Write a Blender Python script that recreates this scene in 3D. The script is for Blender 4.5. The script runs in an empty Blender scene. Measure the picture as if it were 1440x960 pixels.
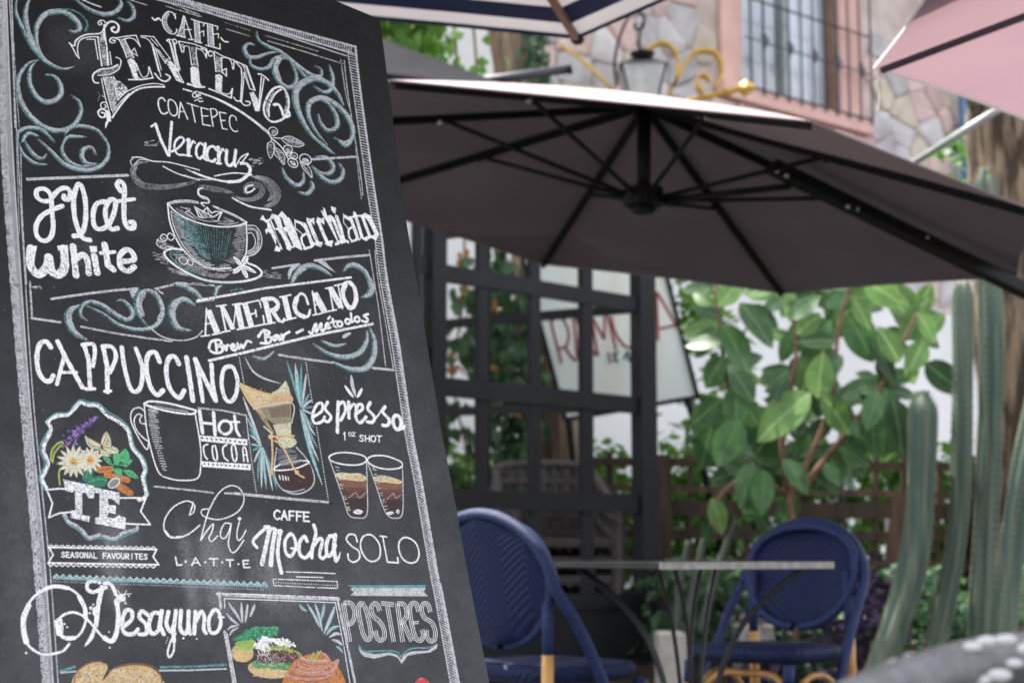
import bpy, math, random
import numpy as np
from mathutils import Vector, Matrix, noise as mnoise
R_ = math.radians
random.seed(7)
scene = bpy.context.scene
COL = scene.collection

# ---------------------------------------------------------------- camera, world, sun, exposure
FPX = 2250.0; PITCH = math.atan(295/FPX); CAMZ = 0.785
cam_d = bpy.data.cameras.new("camera"); cam = bpy.data.objects.new("camera", cam_d); COL.objects.link(cam)
cam.location = (0, 0, CAMZ); cam.rotation_euler = (R_(90)+PITCH, 0, 0)
cam_d.sensor_width = 36; cam_d.lens = FPX/1440*36; cam_d.clip_end = 2000; cam_d.clip_start = 0.05
cam_d.dof.use_dof = True; cam_d.dof.focus_distance = 1.98; cam_d.dof.aperture_fstop = 6.6; cam_d.dof.aperture_blades = 8
scene.camera = cam
SUN_EL, SUN_AZ = 62, -48          # azimuth measured from +Y towards +X
wd = bpy.data.worlds.new("World"); scene.world = wd; wd.use_nodes = True
nt = wd.node_tree; bg = nt.nodes['Background']
sky = nt.nodes.new('ShaderNodeTexSky'); sky.sky_type = 'NISHITA'; sky.sun_disc = False
sky.sun_elevation = R_(SUN_EL); sky.sun_rotation = R_(SUN_AZ); sky.dust_density = 3.0; sky.air_density = 0.7; sky.ozone_density = 1.0
hsv = nt.nodes.new('ShaderNodeHueSaturation'); hsv.inputs['Saturation'].default_value = .26
nt.links.new(sky.outputs[0], hsv.inputs['Color']); nt.links.new(hsv.outputs[0], bg.inputs[0]); bg.inputs[1].default_value = 0.15
sd = bpy.data.lights.new("sun", 'SUN'); sd.energy = 2.6; sd.angle = R_(0.6); sd.color = (1, .95, .87)
sun = bpy.data.objects.new("sun", sd); COL.objects.link(sun)
sv = Vector((math.sin(R_(SUN_AZ))*math.cos(R_(SUN_EL)), math.cos(R_(SUN_AZ))*math.cos(R_(SUN_EL)), math.sin(R_(SUN_EL))))
sun.rotation_euler = sv.to_track_quat('Z', 'Y').to_euler(); sun.location = (0, 0, 9)
scene.view_settings.view_transform = 'Standard'; scene.view_settings.look = 'None'
scene.view_settings.exposure = 2.25; scene.view_settings.gamma = 1; scene.view_settings.use_curve_mapping = False

# ---------------------------------------------------------------- projection helpers (pixel of the photo + depth -> point)
CP, SP = math.cos(PITCH), math.sin(PITCH)
def ray(px, py):
    x = (px-720)/FPX; u = (480-py)/FPX
    return Vector((x, CP-u*SP, SP+u*CP))
def P(px, py, Y):
    r = ray(px, py); return Vector((0, 0, CAMZ)) + r*(Y/r.y)
def proj(p):
    d = Vector(p)-Vector((0, 0, CAMZ)); fw = d.y*CP+d.z*SP; return 720+FPX*d.x/fw, 480-FPX*(d.z*CP-d.y*SP)/fw
def on_plane(px, py, O, N):
    r = ray(px, py); C = Vector((0, 0, CAMZ)); return C + r*((O-C).dot(N)/r.dot(N))
def pxm(Y): return Y/FPX            # metres per photo pixel at depth Y
def xy(px, Y): return (px-720)/FPX*Y*1.0

# ---------------------------------------------------------------- materials
MATS = {}
def mat(name, col, col2=None, scale=8, rough=.7, bump=0, bscale=None, spec=.4, metal=0, trans=0, stretch=None, detail=4, mixlo=.35, mixhi=.65, coat=0, obj_rand=0, vein=None):
    if name in MATS: return MATS[name]
    m = bpy.data.materials.new(name); m.use_nodes = True; n = m.node_tree; N = n.nodes; L = n.links
    b = N['Principled BSDF']; b.inputs['Roughness'].default_value = rough
    b.inputs['Specular IOR Level'].default_value = spec; b.inputs['Metallic'].default_value = metal
    if coat: b.inputs['Coat Weight'].default_value = coat; b.inputs['Coat Roughness'].default_value = .2
    tc = N.new('ShaderNodeTexCoord'); mp = N.new('ShaderNodeMapping'); L.new(tc.outputs['Object'], mp.inputs[0])
    if stretch: mp.inputs['Scale'].default_value = stretch
    no = N.new('ShaderNodeTexNoise'); no.inputs['Scale'].default_value = scale; no.inputs['Detail'].default_value = detail
    L.new(mp.outputs[0], no.inputs['Vector'])
    rp = N.new('ShaderNodeValToRGB'); rp.color_ramp.elements[0].position = mixlo; rp.color_ramp.elements[1].position = mixhi
    c2 = col2 or tuple(c*.75 for c in col)
    rp.color_ramp.elements[0].color = (*col, 1); rp.color_ramp.elements[1].color = (*c2, 1)
    L.new(no.outputs[0], rp.inputs[0]); out = rp.outputs[0]
    if obj_rand:
        oi = N.new('ShaderNodeObjectInfo'); hs = N.new('ShaderNodeHueSaturation')
        ma = N.new('ShaderNodeMath'); ma.operation = 'MULTIPLY_ADD'; ma.inputs[1].default_value = obj_rand; ma.inputs[2].default_value = 1-obj_rand/2
        L.new(oi.outputs['Random'], ma.inputs[0]); L.new(ma.outputs[0], hs.inputs['Value'])
        L.new(out, hs.inputs['Color']); out = hs.outputs[0]
    if vein:
        sx = N.new('ShaderNodeSeparateXYZ'); L.new(tc.outputs['Object'], sx.inputs[0]); av = N.new('ShaderNodeMath'); av.operation = 'ABSOLUTE'; L.new(sx.outputs[0], av.inputs[0])
        mr = N.new('ShaderNodeMapRange'); mr.inputs[1].default_value = .008; mr.inputs[2].default_value = .028; mr.inputs[3].default_value = .8; mr.inputs[4].default_value = 0; L.new(av.outputs[0], mr.inputs[0])
        mv = N.new('ShaderNodeMix'); mv.data_type = 'RGBA'; L.new(mr.outputs[0], mv.inputs[0]); L.new(out, mv.inputs[6]); mv.inputs[7].default_value = (*vein, 1); out = mv.outputs[2]
    L.new(out, b.inputs['Base Color'])
    if bump:
        n2 = N.new('ShaderNodeTexNoise'); n2.inputs['Scale'].default_value = bscale or scale*4; n2.inputs['Detail'].default_value = 5
        L.new(mp.outputs[0], n2.inputs['Vector'])
        bp = N.new('ShaderNodeBump'); bp.inputs['Strength'].default_value = bump; bp.inputs['Distance'].default_value = .01
        L.new(n2.outputs[0], bp.inputs['Height']); L.new(bp.outputs[0], b.inputs['Normal'])
    if trans:
        tr = N.new('ShaderNodeBsdfTranslucent'); L.new(out, tr.inputs[0])
        mx = N.new('ShaderNodeMixShader'); mx.inputs[0].default_value = trans
        L.new(b.outputs[0], mx.inputs[1]); L.new(tr.outputs[0], mx.inputs[2]); L.new(mx.outputs[0], N['Material Output'].inputs[0])
    MATS[name] = m; return m

M_black = mat('board_back', (.02, .02, .022), rough=.6)
M_metal = mat('dark_painted_steel', (.013, .0135, .016), (.010, .0105, .012), rough=.6, spec=.25, bump=.1)
M_frame = mat('umbrella_frame_black', (.007, .007, .0075), rough=.5, spec=.25)
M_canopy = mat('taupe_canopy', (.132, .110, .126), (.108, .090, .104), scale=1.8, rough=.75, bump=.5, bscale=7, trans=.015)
M_pink = mat('pink_canopy', (.27, .175, .20), (.25, .16, .185), scale=3, rough=.85, bump=.1, bscale=300, trans=.35)
M_canopy_lit = mat('lit_taupe_canopy', (.23, .175, .185), (.20, .155, .165), scale=2.5, rough=.7, bump=.15, bscale=300, trans=.03)  # paler copy of the taupe cloth, light on the near panels painted in
M_greyc = mat('grey_canopy', (.022, .022, .025), scale=3, spec=.05, rough=.9, bump=.1, bscale=200, trans=.05)
M_edge = mat('canopy_hem', (.55, .53, .52), rough=.8, trans=.1)
M_navyc = mat('navy_cloth', (.012, .02, .06), (.010, .016, .05), rough=.85, bump=.1, bscale=300, trans=.04)
M_whitec = mat('white_cloth', (.62, .60, .62), (.58, .56, .58), rough=.85, bump=.1, bscale=300, trans=.1)
M_bolt = mat('bolt_steel', (.6, .6, .6), rough=.3, metal=.8)
M_navy = mat('navy_rattan', (.012, .030, .112), (.008, .019, .075), scale=60, rough=.5, spec=.35, bump=.5, bscale=220)
M_bamboo = mat('bamboo', (.60, .33, .10), (.45, .22, .06), scale=12, rough=.4, spec=.5, stretch=(1, 1, .3))
M_wood = mat('weathered_fence_wood', (.085, .05, .033), (.04, .026, .018), scale=6, rough=.85, bump=.5, stretch=(3, 3, .4), obj_rand=.7)
M_bark = mat('bark', (.23, .17, .11), (.045, .03, .02), scale=7, rough=.95, bump=1.0, bscale=22, stretch=(2.6, 2.6, .3), detail=8, mixlo=.42, mixhi=.58)
M_bark2 = mat('pale_bark', (.36, .27, .19), (.13, .09, .06), scale=7, rough=.95, bump=.9, bscale=18, stretch=(2.5, 2.5, .3), detail=8)
M_white = mat('white_render', (.80, .79, .80), (.70, .69, .70), scale=1.2, rough=.9, bump=.3, bscale=30)
M_mortar = mat('mortar', (.60, .51, .48), (.40, .32, .29), scale=3, rough=.95, bump=.8, bscale=25)
M_pinkp = mat('pink_painted_plaster', (.72, .46, .41), (.66, .40, .36), scale=5, rough=.85, bump=.3)
M_gold = mat('gold_paint', (.62, .38, .06), (.50, .28, .04), scale=12, rough=.55, spec=.6, metal=.25)
M_iron = mat('wrought_iron', (.05, .055, .07), rough=.55)
M_lead = mat('leg_iron', (.03, .03, .032), rough=.5)
M_soil = mat('soil', (.05, .035, .025), (.025, .018, .012), scale=6, rough=1, bump=1, bscale=20)
M_leaf = mat('rubber_leaf', (.075, .165, .045), (.032, .09, .040), scale=3, rough=.42, spec=.4, trans=.25, obj_rand=.9, vein=(.14, .25, .10))
M_leafpale = mat('rubber_leaf_pale', (.15, .27, .07), (.09, .20, .06), scale=3, rough=.45, spec=.35, trans=.35, obj_rand=.5, vein=(.35, .48, .2))
M_ivy = mat('ivy_leaf', (.05, .12, .06), (.11, .20, .09), scale=3, rough=.45, trans=.3)
M_hedge = mat('bright_leaf', (.17, .34, .05), (.06, .16, .03), scale=2.2, rough=.5, trans=.4)
M_dry = mat('dry_leaf', (.50, .25, .06), rough=.7, trans=.2)
M_purple = mat('purple_leaf', (.085, .05, .12), (.05, .035, .07), scale=5, rough=.5, trans=.2)
M_stem = mat('branch', (.22, .12, .08), (.13, .075, .05), scale=10, rough=.85, bump=.3)
M_cactus = mat('cactus_skin', (.055, .094, .068), (.15, .18, .13), scale=9, rough=.65, bump=.6, bscale=30, stretch=(2.2, 2.2, .16), mixlo=.45, mixhi=.72, detail=6)
M_spine = mat('cactus_areole', (.35, .25, .14), rough=.9)
M_sign = mat('cream_painted_sheet', (.74, .78, .73), (.66, .62, .46), scale=1.8, rough=.45, stretch=(2.5, 1, .5), mixlo=.45, mixhi=.8)
M_red = mat('red_paint', (.30, .012, .02), rough=.6)
M_dark = mat('dark_wicker', (.10, .08, .078), (.05, .04, .04), scale=80, rough=.6, bump=.5)
M_glassdark = mat('window_pane', (.34, .38, .42), (.62, .68, .76), scale=1.2, rough=.08, spec=.9, stretch=(3, 3, .6))
M_slate = mat('table_stone', (.05, .05, .05), (.03, .03, .03), scale=14, rough=.3, spec=.4)
M_litedge = mat('lit_table_edge', (.40, .39, .35), (.26, .25, .23), scale=40, rough=.45)
M_brownw = mat('brown_window_wood', (.26, .15, .10), (.20, .11, .07), scale=8, rough=.6)
M_pipe = mat('blue_pipe', (.10, .20, .32), rough=.5)
M_greypole = mat('grey_pole', (.32, .35, .34), rough=.4, metal=.3)
M_pot = mat('pale_stone_block', (.46, .43, .38), (.35, .32, .28), scale=8, rough=.9, bump=.4)
M_string = mat('white_string', (.85, .84, .82), rough=.8)
M_wwhite = mat('white_weave', (.72, .72, .72), rough=.4)
M_wgrey = mat('grey_weave', (.17, .17, .175), (.10, .10, .10), scale=60, rough=.5)
M_lampglass = mat('frosted_lamp_glass', (.93, .93, .92), rough=.3, trans=.5)
M_leafgrey = mat('agave_leaf', (.07, .09, .065), rough=.6)
STONES = [mat('stone_%s' % n, c, c2, scale=5, rough=.9, bump=.7, bscale=16, obj_rand=.35) for n, c, c2 in (
    ('grey', (.52, .49, .50), (.40, .37, .38)), ('pink', (.62, .46, .43), (.52, .38, .36)), ('tan', (.60, .52, .43), (.50, .42, .34)),
    ('rose', (.55, .38, .35), (.66, .52, .47)), ('pale', (.62, .58, .58), (.50, .46, .47)), ('ash', (.47, .44, .46), (.58, .54, .55)))]

# ---------------------------------------------------------------- mesh builder
class MB:
    def __init__(s): s.v = []; s.f = []; s.m = []; s.k = 0
    def add(s, vs, fs):
        o = len(s.v); s.v += [Vector(v) for v in vs]; s.f += [tuple(i+o for i in f) for f in fs]; s.m += [s.k]*len(fs); return s
    def box(s, c, size, rz=0, rx=0, ry=0):
        h = [d/2 for d in size]; Mx = Matrix.Rotation(rz, 3, 'Z') @ Matrix.Rotation(ry, 3, 'Y') @ Matrix.Rotation(rx, 3, 'X')
        vs = [Vector(c)+Mx@Vector((x*h[0], y*h[1], z*h[2])) for x in (-1, 1) for y in (-1, 1) for z in (-1, 1)]
        return s.add(vs, [(0, 1, 3, 2), (4, 6, 7, 5), (0, 4, 5, 1), (2, 3, 7, 6), (0, 2, 6, 4), (1, 5, 7, 3)])
    def bar(s, a, b, w, t=None, up=(0, 0, 1)):
        a, b = Vector(a), Vector(b); t = t or w; d = (b-a).normalized(); u = Vector(up)
        if abs(d.dot(u)) > .95: u = Vector((0, 1, 0))
        x = d.cross(u).normalized()*w/2; y = d.cross(x).normalized()*t/2
        vs = [p+sx*x+sy*y for p in (a, b) for sx, sy in ((-1, -1), (1, -1), (1, 1), (-1, 1))]
        return s.add(vs, [(3, 2, 1, 0), (4, 5, 6, 7), (0, 1, 5, 4), (1, 2, 6, 5), (2, 3, 7, 6), (3, 0, 4, 7)])
    def tube(s, pts, r, n=8, cap=True, rf=None):
        pts = [Vector(p) for p in pts]; K = len(pts); up = Vector((.13, .21, .97)).normalized()
        vs = []; X = None
        for i, p in enumerate(pts):
            d = (pts[min(i+1, K-1)]-pts[max(i-1, 0)]).normalized()
            if X is None: X = d.cross(up); X = X.normalized() if X.length > .05 else d.cross(Vector((0, 1, 0))).normalized()
            X = (X-d*X.dot(d)).normalized(); Y = d.cross(X)
            rr = (r[i] if isinstance(r, (list, tuple)) else r)
            for j in range(n):
                a = 2*math.pi*j/n; q = rr*(rf(j, n) if rf else 1)
                vs.append(p+X*math.cos(a)*q+Y*math.sin(a)*q)
        fs = [(i*n+j, i*n+(j+1) % n, (i+1)*n+(j+1) % n, (i+1)*n+j) for i in range(K-1) for j in range(n)]
        if cap: fs += [tuple(reversed(range(n))), tuple((K-1)*n+j for j in range(n))]
        return s.add(vs, fs)
    def ball(s, c, r, n=10, m=6, sc=(1, 1, 1)):
        vs = []
        for i in range(m+1):
            t = math.pi*i/m
            for j in range(n):
                a = 2*math.pi*j/n; vs.append(Vector(c)+Vector((math.sin(t)*math.cos(a)*r*sc[0], math.sin(t)*math.sin(a)*r*sc[1], math.cos(t)*r*sc[2])))
        return s.add(vs, [(i*n+j, (i+1)*n+j, (i+1)*n+(j+1) % n, i*n+(j+1) % n) for i in range(m) for j in range(n)])
    def mesh(s, name, mats, org=Vector((0, 0, 0)), smooth=False):
        me = bpy.data.meshes.new(name); me.from_pydata([v-org for v in s.v], [], s.f)
        if not isinstance(mats, (list, tuple)): mats = [mats]
        for m in mats: me.materials.append(m)
        if len(mats) > 1: me.polygons.foreach_set('material_index', s.m)
        if smooth: me.polygons.foreach_set('use_smooth', [True]*len(me.polygons))
        me.update(); return me
    def build(s, name, mats, parent=None, smooth=False, bevel=0, org=None):
        if parent is not None: org = world_loc(parent)
        elif org is None: org = Vector((0, 0, 0))
        o = bpy.data.objects.new(name, s.mesh(name, mats, org, smooth)); COL.objects.link(o)
        if parent is not None: o.parent = parent
        else: o.location = org
        if bevel:
            b = o.modifiers.new('bevel', 'BEVEL'); b.width = bevel; b.segments = 2; b.limit_method = 'ANGLE'
        return o
def world_loc(o):
    l = Vector(o.location); p = o.parent
    while p is not None: l = l+Vector(p.location); p = p.parent
    return l
def tag(o, label=None, cat=None, group=None, kind=None):
    if label: o['label'] = label
    if cat: o['category'] = cat
    if group: o['group'] = group
    if kind: o['kind'] = kind
    return o
def empty(name, loc, label, cat, group=None, rz=0):
    o = bpy.data.objects.new(name, None); COL.objects.link(o); o.location = loc; o.rotation_euler = (0, 0, rz)
    o.empty_display_size = .1
    return tag(o, label, cat, group)
def inst(name, me, parent, loc, rot=None, sc=1):
    o = bpy.data.objects.new(name, me); COL.objects.link(o); o.parent = parent
    o.location = Vector(loc)-(world_loc(parent) if parent else Vector((0, 0, 0)))
    if rot is not None: o.rotation_euler = rot
    o.scale = sc if isinstance(sc, (tuple, list)) else (sc, sc, sc)
    return o
def copy_tree(o, parent=None):
    c = o.copy(); COL.objects.link(c); c.parent = parent
    for ch in [x for x in bpy.data.objects if x.parent == o]: copy_tree(ch, c)
    return c
def spl(pts, n=6):
    pts = [Vector(p) for p in pts]; out = []
    for i in range(len(pts)-1):
        p0 = pts[max(i-1, 0)]; p1 = pts[i]; p2 = pts[i+1]; p3 = pts[min(i+2, len(pts)-1)]
        for k in range(n):
            t = k/n; out.append(.5*((2*p1)+(p2-p0)*t+(2*p0-5*p1+4*p2-p3)*t*t+(3*p1-p0-3*p2+p3)*t**3))
    return out+[pts[-1]]

# ================================================================ GROUND
g = MB().add([(-150, -150, 0), (150, -150, 0), (150, 150, 0), (-150, 150, 0)], [(0, 1, 2, 3)]).build('ground', mat('paving', (.085, .078, .072), (.06, .055, .05), scale=3, rough=.9, bump=.3))
tag(g, kind='structure')
bed = MB()
nx, ny = 26, 16
vs = [(-1.2+i*6.5/nx, 8.35+j*4.4/ny, .02+.22*min(1, min(j, ny-j)/2.0)+.05*mnoise.noise(Vector((i*.5, j*.5, 0)))) for j in range(ny+1) for i in range(nx+1)]
bed.add(vs, [(j*(nx+1)+i, j*(nx+1)+i+1, (j+1)*(nx+1)+i+1, (j+1)*(nx+1)+i) for j in range(ny) for i in range(nx)])
tag(bed.build('garden_bed', M_soil, smooth=True), kind='structure')

# ================================================================ STONE WALL with window
W = Vector((.766, .643, 0)).normalized(); WN = Vector((W.y, -W.x, 0))
WO = P(1100, 775, 14.0); WO.z = 0
def wl(px, py):                      # photo pixel -> (s, z) on the wall
    p = on_plane(px, py, WO, WN); return ((p-WO).dot(W), p.z)
def wp(s, z, d=0): return WO+W*s+Vector((0, 0, z))+WN*d
s_l = wl(738, 300)[0]; s_r = 6.5
sw0, zt = wl(1010, 120)[0], 6.6
win_l, win_r = wl(1038, 60)[0], wl(1175, 60)[0]
jam_r = wl(1207, 60)[0]; jam_l = wl(1009, 60)[0]
win_b = .5*(wl(1040, 124)[1]+wl(1200, 166)[1]); win_t = win_b+1.9
ZL = wl(1200, 425)[1]                # white rendered skirt up to here
wall = empty('stone_wall', wp(s_l, 0), 'rubble stone house wall of pink and grey stones above a white rendered base', 'wall')
def slab(mb, s0, s1, z0, z1, d0, d1):
    vs = [wp(s, z, d) for s in (s0, s1) for z in (z0, z1) for d in (d0, d1)]
    mb.add(vs, [(0, 1, 3, 2), (4, 6, 7, 5), (0, 4, 5, 1), (2, 3, 7, 6), (0, 2, 6, 4), (1, 5, 7, 3)]); return mb
m = MB()
for a in ((s_l, win_l, 0, 7.5), (win_r, s_r, 0, 7.5), (win_l, win_r, 0, win_b), (win_l, win_r, win_t, 7.5)): slab(m, *a, -.4, 0)
m.build('mortar_core', M_mortar, wall)
m = slab(MB(), s_l, s_r, 0, ZL, .003, .09); m.build('white_base', M_white, wall)
# stones: voronoi cells clipped by half planes
def cells(s0, s1, z0, z1, step):
    pts = []; r = 0; z = z0
    while z < z1+step:
        s = s0+(r % 2)*step*.5-step
        while s < s1+step:
            pts.append((s+random.uniform(-.36, .36)*step, z+random.uniform(-.3, .3)*step)); s += step*random.uniform(.85, 1.35)
        z += step*random.uniform(.72, .95); r += 1
    out = []
    for i, p in enumerate(pts):
        if not (s0 < p[0] < s1 and z0 < p[1] < z1): continue
        poly = [(p[0]-step*1.3, p[1]-step), (p[0]+step*1.3, p[1]-step), (p[0]+step*1.3, p[1]+step), (p[0]-step*1.3, p[1]+step)]
        for j, q in enumerate(pts):
            if i == j or abs(q[0]-p[0]) > 3*step or abs(q[1]-p[1]) > 3*step: continue
            nx_, nz_ = q[0]-p[0], q[1]-p[1]; c = (q[0]**2+q[1]**2-p[0]**2-p[1]**2)/2
            new = []
            for k in range(len(poly)):
                a, b = poly[k], poly[(k+1) % len(poly)]; da = a[0]*nx_+a[1]*nz_-c; db = b[0]*nx_+b[1]*nz_-c
                if da <= 0: new.append(a)
                if da*db < 0: t = da/(da-db); new.append((a[0]+(b[0]-a[0])*t, a[1]+(b[1]-a[1])*t))
            poly = new
            if len(poly) < 3: break
        if len(poly) >= 3: out.append((p, poly))
    return out
nst = 0
for c, poly in cells(s_l+.05, 4.4, ZL+.05, 5.85, .30):
    qx, qy = proj(wp(*c))
    if qy < -25 or qx < 725 or qx > 1400: continue
    if (qx < 1140 and 215 < qy) or (qx >= 1140 and 215+.4*(qx-1140) < qy < 375) or (qx < 1050 and qy > 370): continue
    if qx > 1262 and qy < 60+(qx-1228)*.36 and qx > 1290+(92-qy)*.67: continue
    if jam_l-.12 < c[0] < jam_r+.12 and win_b-.22 < c[1] < win_t: continue
    if nst >= 295: break
    nst += 1
    cx = sum(p[0] for p in poly)/len(poly); cz = sum(p[1] for p in poly)/len(poly)
    ring = []
    for k in range(len(poly)):       # round the corners: two points per corner
        a, b, d = poly[k-1], poly[k], poly[(k+1) % len(poly)]
        ring.append((b[0]+(a[0]-b[0])*.18, b[1]+(a[1]-b[1])*.18)); ring.append((b[0]+(d[0]-b[0])*.18, b[1]+(d[1]-b[1])*.18))
    pr = random.uniform(.018, .045); n = len(ring); vs = []
    for f, d in ((.985, -.01), (.96, pr*.6), (.80, pr)):
        for (x, z) in ring:
            x2, z2 = cx+(x-cx)*f, cz+(z-cz)*f
            if x2 > jam_l-.02 and x2 < jam_r+.02 and win_b-.15 < z2 < win_t+.1: x2 = jam_l-.02 if c[0] < jam_l else (jam_r+.02 if c[0] > jam_r else x2)
            vs.append(wp(x2, max(z2, ZL+.004), d+random.uniform(-.009, .009)*(d > 0)))
    vs.append(wp(cx, cz, pr*random.uniform(.85, 1.2))); fs = [(r*n+k, r*n+(k+1) % n, (r+1)*n+(k+1) % n, (r+1)*n+k) for r in range(2) for k in range(n)]
    fs += [(2*n+k, 2*n+(k+1) % n, 3*n) for k in range(n)]
    MB().add(vs, fs).build('stone', random.choice(STONES), wall, smooth=random.random() < .35)

win = empty('barred_window', wp((win_l+win_r)/2, win_b), 'window with pink painted surround and grey iron grille in the stone wall', 'window')
m = MB(); slab(m, jam_l, win_l, win_b, win_t+.2, .004, .05); m.build('surround', M_pinkp, win, bevel=.01)
m = MB(); slab(m, win_r, jam_r, win_b, win_t+.2, .004, .05); m.build('surround', M_pinkp, win, bevel=.01)
m = MB(); slab(m, jam_l-.05, jam_r+.05, win_b-.16, win_b-.003, .004, .12); m.build('sill', M_pinkp, win, bevel=.015)
for k in range(7):
    s0 = jam_l-.15+k*(jam_r-jam_l+.3)/7; m = slab(MB(), s0, s0+(jam_r-jam_l+.3)/7-.015, win_b-.3, win_b-.175, .01, .07+.01*(k % 2)); m.build('brick', STONES[1], win, bevel=.012)
m = MB(); slab(m, win_r-.07, win_r-.002, win_b+.002, win_t, -.14, -.02); slab(m, win_l+.002, win_l+.05, win_b+.002, win_t, -.14, -.02)
slab(m, win_l+.052, win_r-.072, win_b+.002, win_b+.05, -.14, -.02)
m.build('window_frame', M_brownw, win); mid = (win_l+win_r)/2; slab(MB(), mid-.03, mid+.03, win_b+.052, win_t, -.12, -.04).build('mullion', M_greypole, win)  # grey-blue bar added in place of the pale reflection on the glass
for a, b in ((win_l+.052, mid-.032), (mid+.032, win_r-.072)):
    slab(MB(), a, b, win_b+.052, win_t, -.1, -.09).build('pane', M_glassdark, win)
slab(MB(), win_l, win_r, win_b, win_t, -.38, -.30).build('curtain', mat('grey_curtain', (.38, .40, .44), (.28, .30, .34), scale=6, stretch=(6, 6, .3)), win)
gb = MB(); D = .14
def gp(px, py): s, z = wl(px, py); return s, z
s0g, s1g = win_l+.01, jam_r
zb = win_b-.02; xs = [s0g+(s1g-s0g)*k/10 for k in range(11)]
gr = gb
for i, s in enumerate(xs):
    MB().tube([wp(s, zb-.05, D), wp(s, win_t, D)], .011, 6).build('grille_bar', M_iron, win)
ztop_ = wl(1120, 29)[1]
for z in (zb, ztop_, win_b+.42):
    MB().bar(wp(s0g-.06, z, D-.014), wp(s1g+.01, z, D-.014), .014 if z == win_b+.42 else .026, .008).build('grille_rail', M_iron, win)
for i in range(1, 11, 2):            # little iron stars
    m = MB(); c = (xs[i], win_b+.42)
    pr = []
    for k in range(12):
        r = .075 if k % 2 == 0 else .028; a = math.pi*k/6; pr.append((c[0]+r*math.sin(a), c[1]+r*math.cos(a)))
    vs = [wp(s, z, D+.02) for s, z in pr]+[wp(s, z, D+.03) for s, z in pr]
    m.add(vs, [tuple(reversed(range(12))), tuple(range(12, 24))]+[(k, (k+1) % 12, 12+(k+1) % 12, 12+k) for k in range(12)]); m.build('grille_star', M_iron, win)
# drainpipe
a = P(1343, 400, 15.2); s_, _ = wl(1340, 200)
pp = MB().tube([wp(s_, wl(1340, 330)[1], .02), wp(s_, wl(1340, 325)[1], .14), wp(s_, 6.5, .14)], .055, 10); dp = pp.build('drainpipe', M_pipe, smooth=True, org=wp(s_, 0, .14))
tag(dp, 'blue drainpipe running down the stone wall right of the window', 'pipe')

# white house wall at the left
ww = empty('white_wall', wp(s_l-2, 0), 'bright white rendered garden wall behind the ivy and the steel screen', 'wall')
slab(MB(), -12, s_l-.003, 0, 6.8, -.35, .05).build('rendered_face', M_white, ww)
slab(MB(), -12, s_l-.003, 6.802, 6.9, -.4, .1).build('coping', M_pot, ww)

# ================================================================ LEAVES
def leaf_quad(mb, c, L, w, rot):
    pts = [(0, 0, 0), (w*.5, L*.4, .06*L), (0, L*.45, 0), (-w*.5, L*.4, .06*L), (0, L, -.05*L)]
    mb.add([c+rot@Vector(p) for p in pts], [(0, 1, 2), (0, 2, 3), (1, 4, 2), (2, 4, 3)])
def rrot(droop=None):
    return (Matrix.Rotation(random.uniform(0, 6.28), 3, 'Z') @ Matrix.Rotation(random.uniform(-1.5, .6) if droop is None else droop+random.uniform(-.5, .5), 3, 'X') @ Matrix.Rotation(random.uniform(-.8, .8), 3, 'Y'))
def blob_leaves(mb, c, rad, n, L, w, droop=None):
    for _ in range(n):
        while True:
            v = Vector([random.uniform(-1, 1) for _ in range(3)])
            if v.length < 1: break
        if mnoise.noise((Vector(c)+Vector([v[i]*rad[i] for i in range(3)]))*3.1) < -.12: continue
        leaf_quad(mb, Vector(c)+Vector([v[i]*rad[i] for i in range(3)]), L*random.uniform(.6, 1.2), w*random.uniform(.7, 1.2), rrot(droop))

# left tree: trunk passes behind the steel screen, clothed with ivy
t1 = empty('garden_tree', P(790, 775, 10.2)*Vector((1, 1, 0)).length if False else Vector((P(792, 775, 10.2).x, 10.2, 0)), 'pale brown tree trunk wound with ivy behind the steel screen', 'tree')
tp = [Vector((P(800, 700, 10.2).x, 10.2, 0)), P(790, 700, 10.2), P(772, 560, 10.2), P(758, 420, 10.2), P(738, 250, 10.2), P(722, 90, 10.2), P(712, -60, 10.2), P(700, -300, 10.2)]
tps = spl(tp, 5); MB().tube(tps, [.17-.0012*i+.012*math.sin(i*1.7) for i in range(len(tps))], 16, rf=lambda j, n: 1+.09*math.sin(j*2.2)).build('trunk', M_bark2, t1, smooth=True)
m = MB(); blob_leaves(m, P(690, -420, 10.2), (1.8, 1.2, .9), 1800, .12, .07); tag(m.build('crown', M_hedge, t1), kind='stuff')
# ivy on trunk and wall
iv = empty('ivy', P(690, 600, 9.9)*1.0, 'ivy with small green and dry leaves climbing between trunk and white wall', 'plant')
iv.location.z = 0
m = MB()
for k in range(16):
    x = 612+k*11+random.uniform(-8, 8) if k < 12 else random.uniform(700, 742)
    y0 = random.uniform(330, 420); yy = y0; X = x
    while yy < 740:
        yy += random.uniform(8, 22); X += random.uniform(-9, 9)
        dens = .30 if X < 668 else .85
        if random.random() < dens: blob_leaves(m, P(X, yy, 9.7+random.uniform(-.2, .4)), (.09, .08, .09), 9, .10, .09, -1.2)
for yy in range(-20, 130, 6): blob_leaves(m, P(757+random.uniform(-14, 10), yy, 10.0), (.07, .06, .08), 10, .075, .06, -1.2)
tag(m.build('foliage', M_ivy, iv), kind='stuff')
m = MB()
for x, y in ((642, 355), (652, 345), (650, 408), (695, 425), (690, 510), (634, 500), (640, 512), (688, 522), (725, 585), (705, 690)):
    blob_leaves(m, P(x, y, 9.5), (.04, .04, .05), 4, .07, .05, -1)
tag(m.build('dry_foliage', M_dry, iv), kind='stuff')
m = MB()
for k in range(7):
    x = 620+k*28; m.tube(spl([P(x+random.uniform(-15, 15), y, 9.85) for y in (330, 430, 530, 640, 760)], 4), .008, 5)
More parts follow.
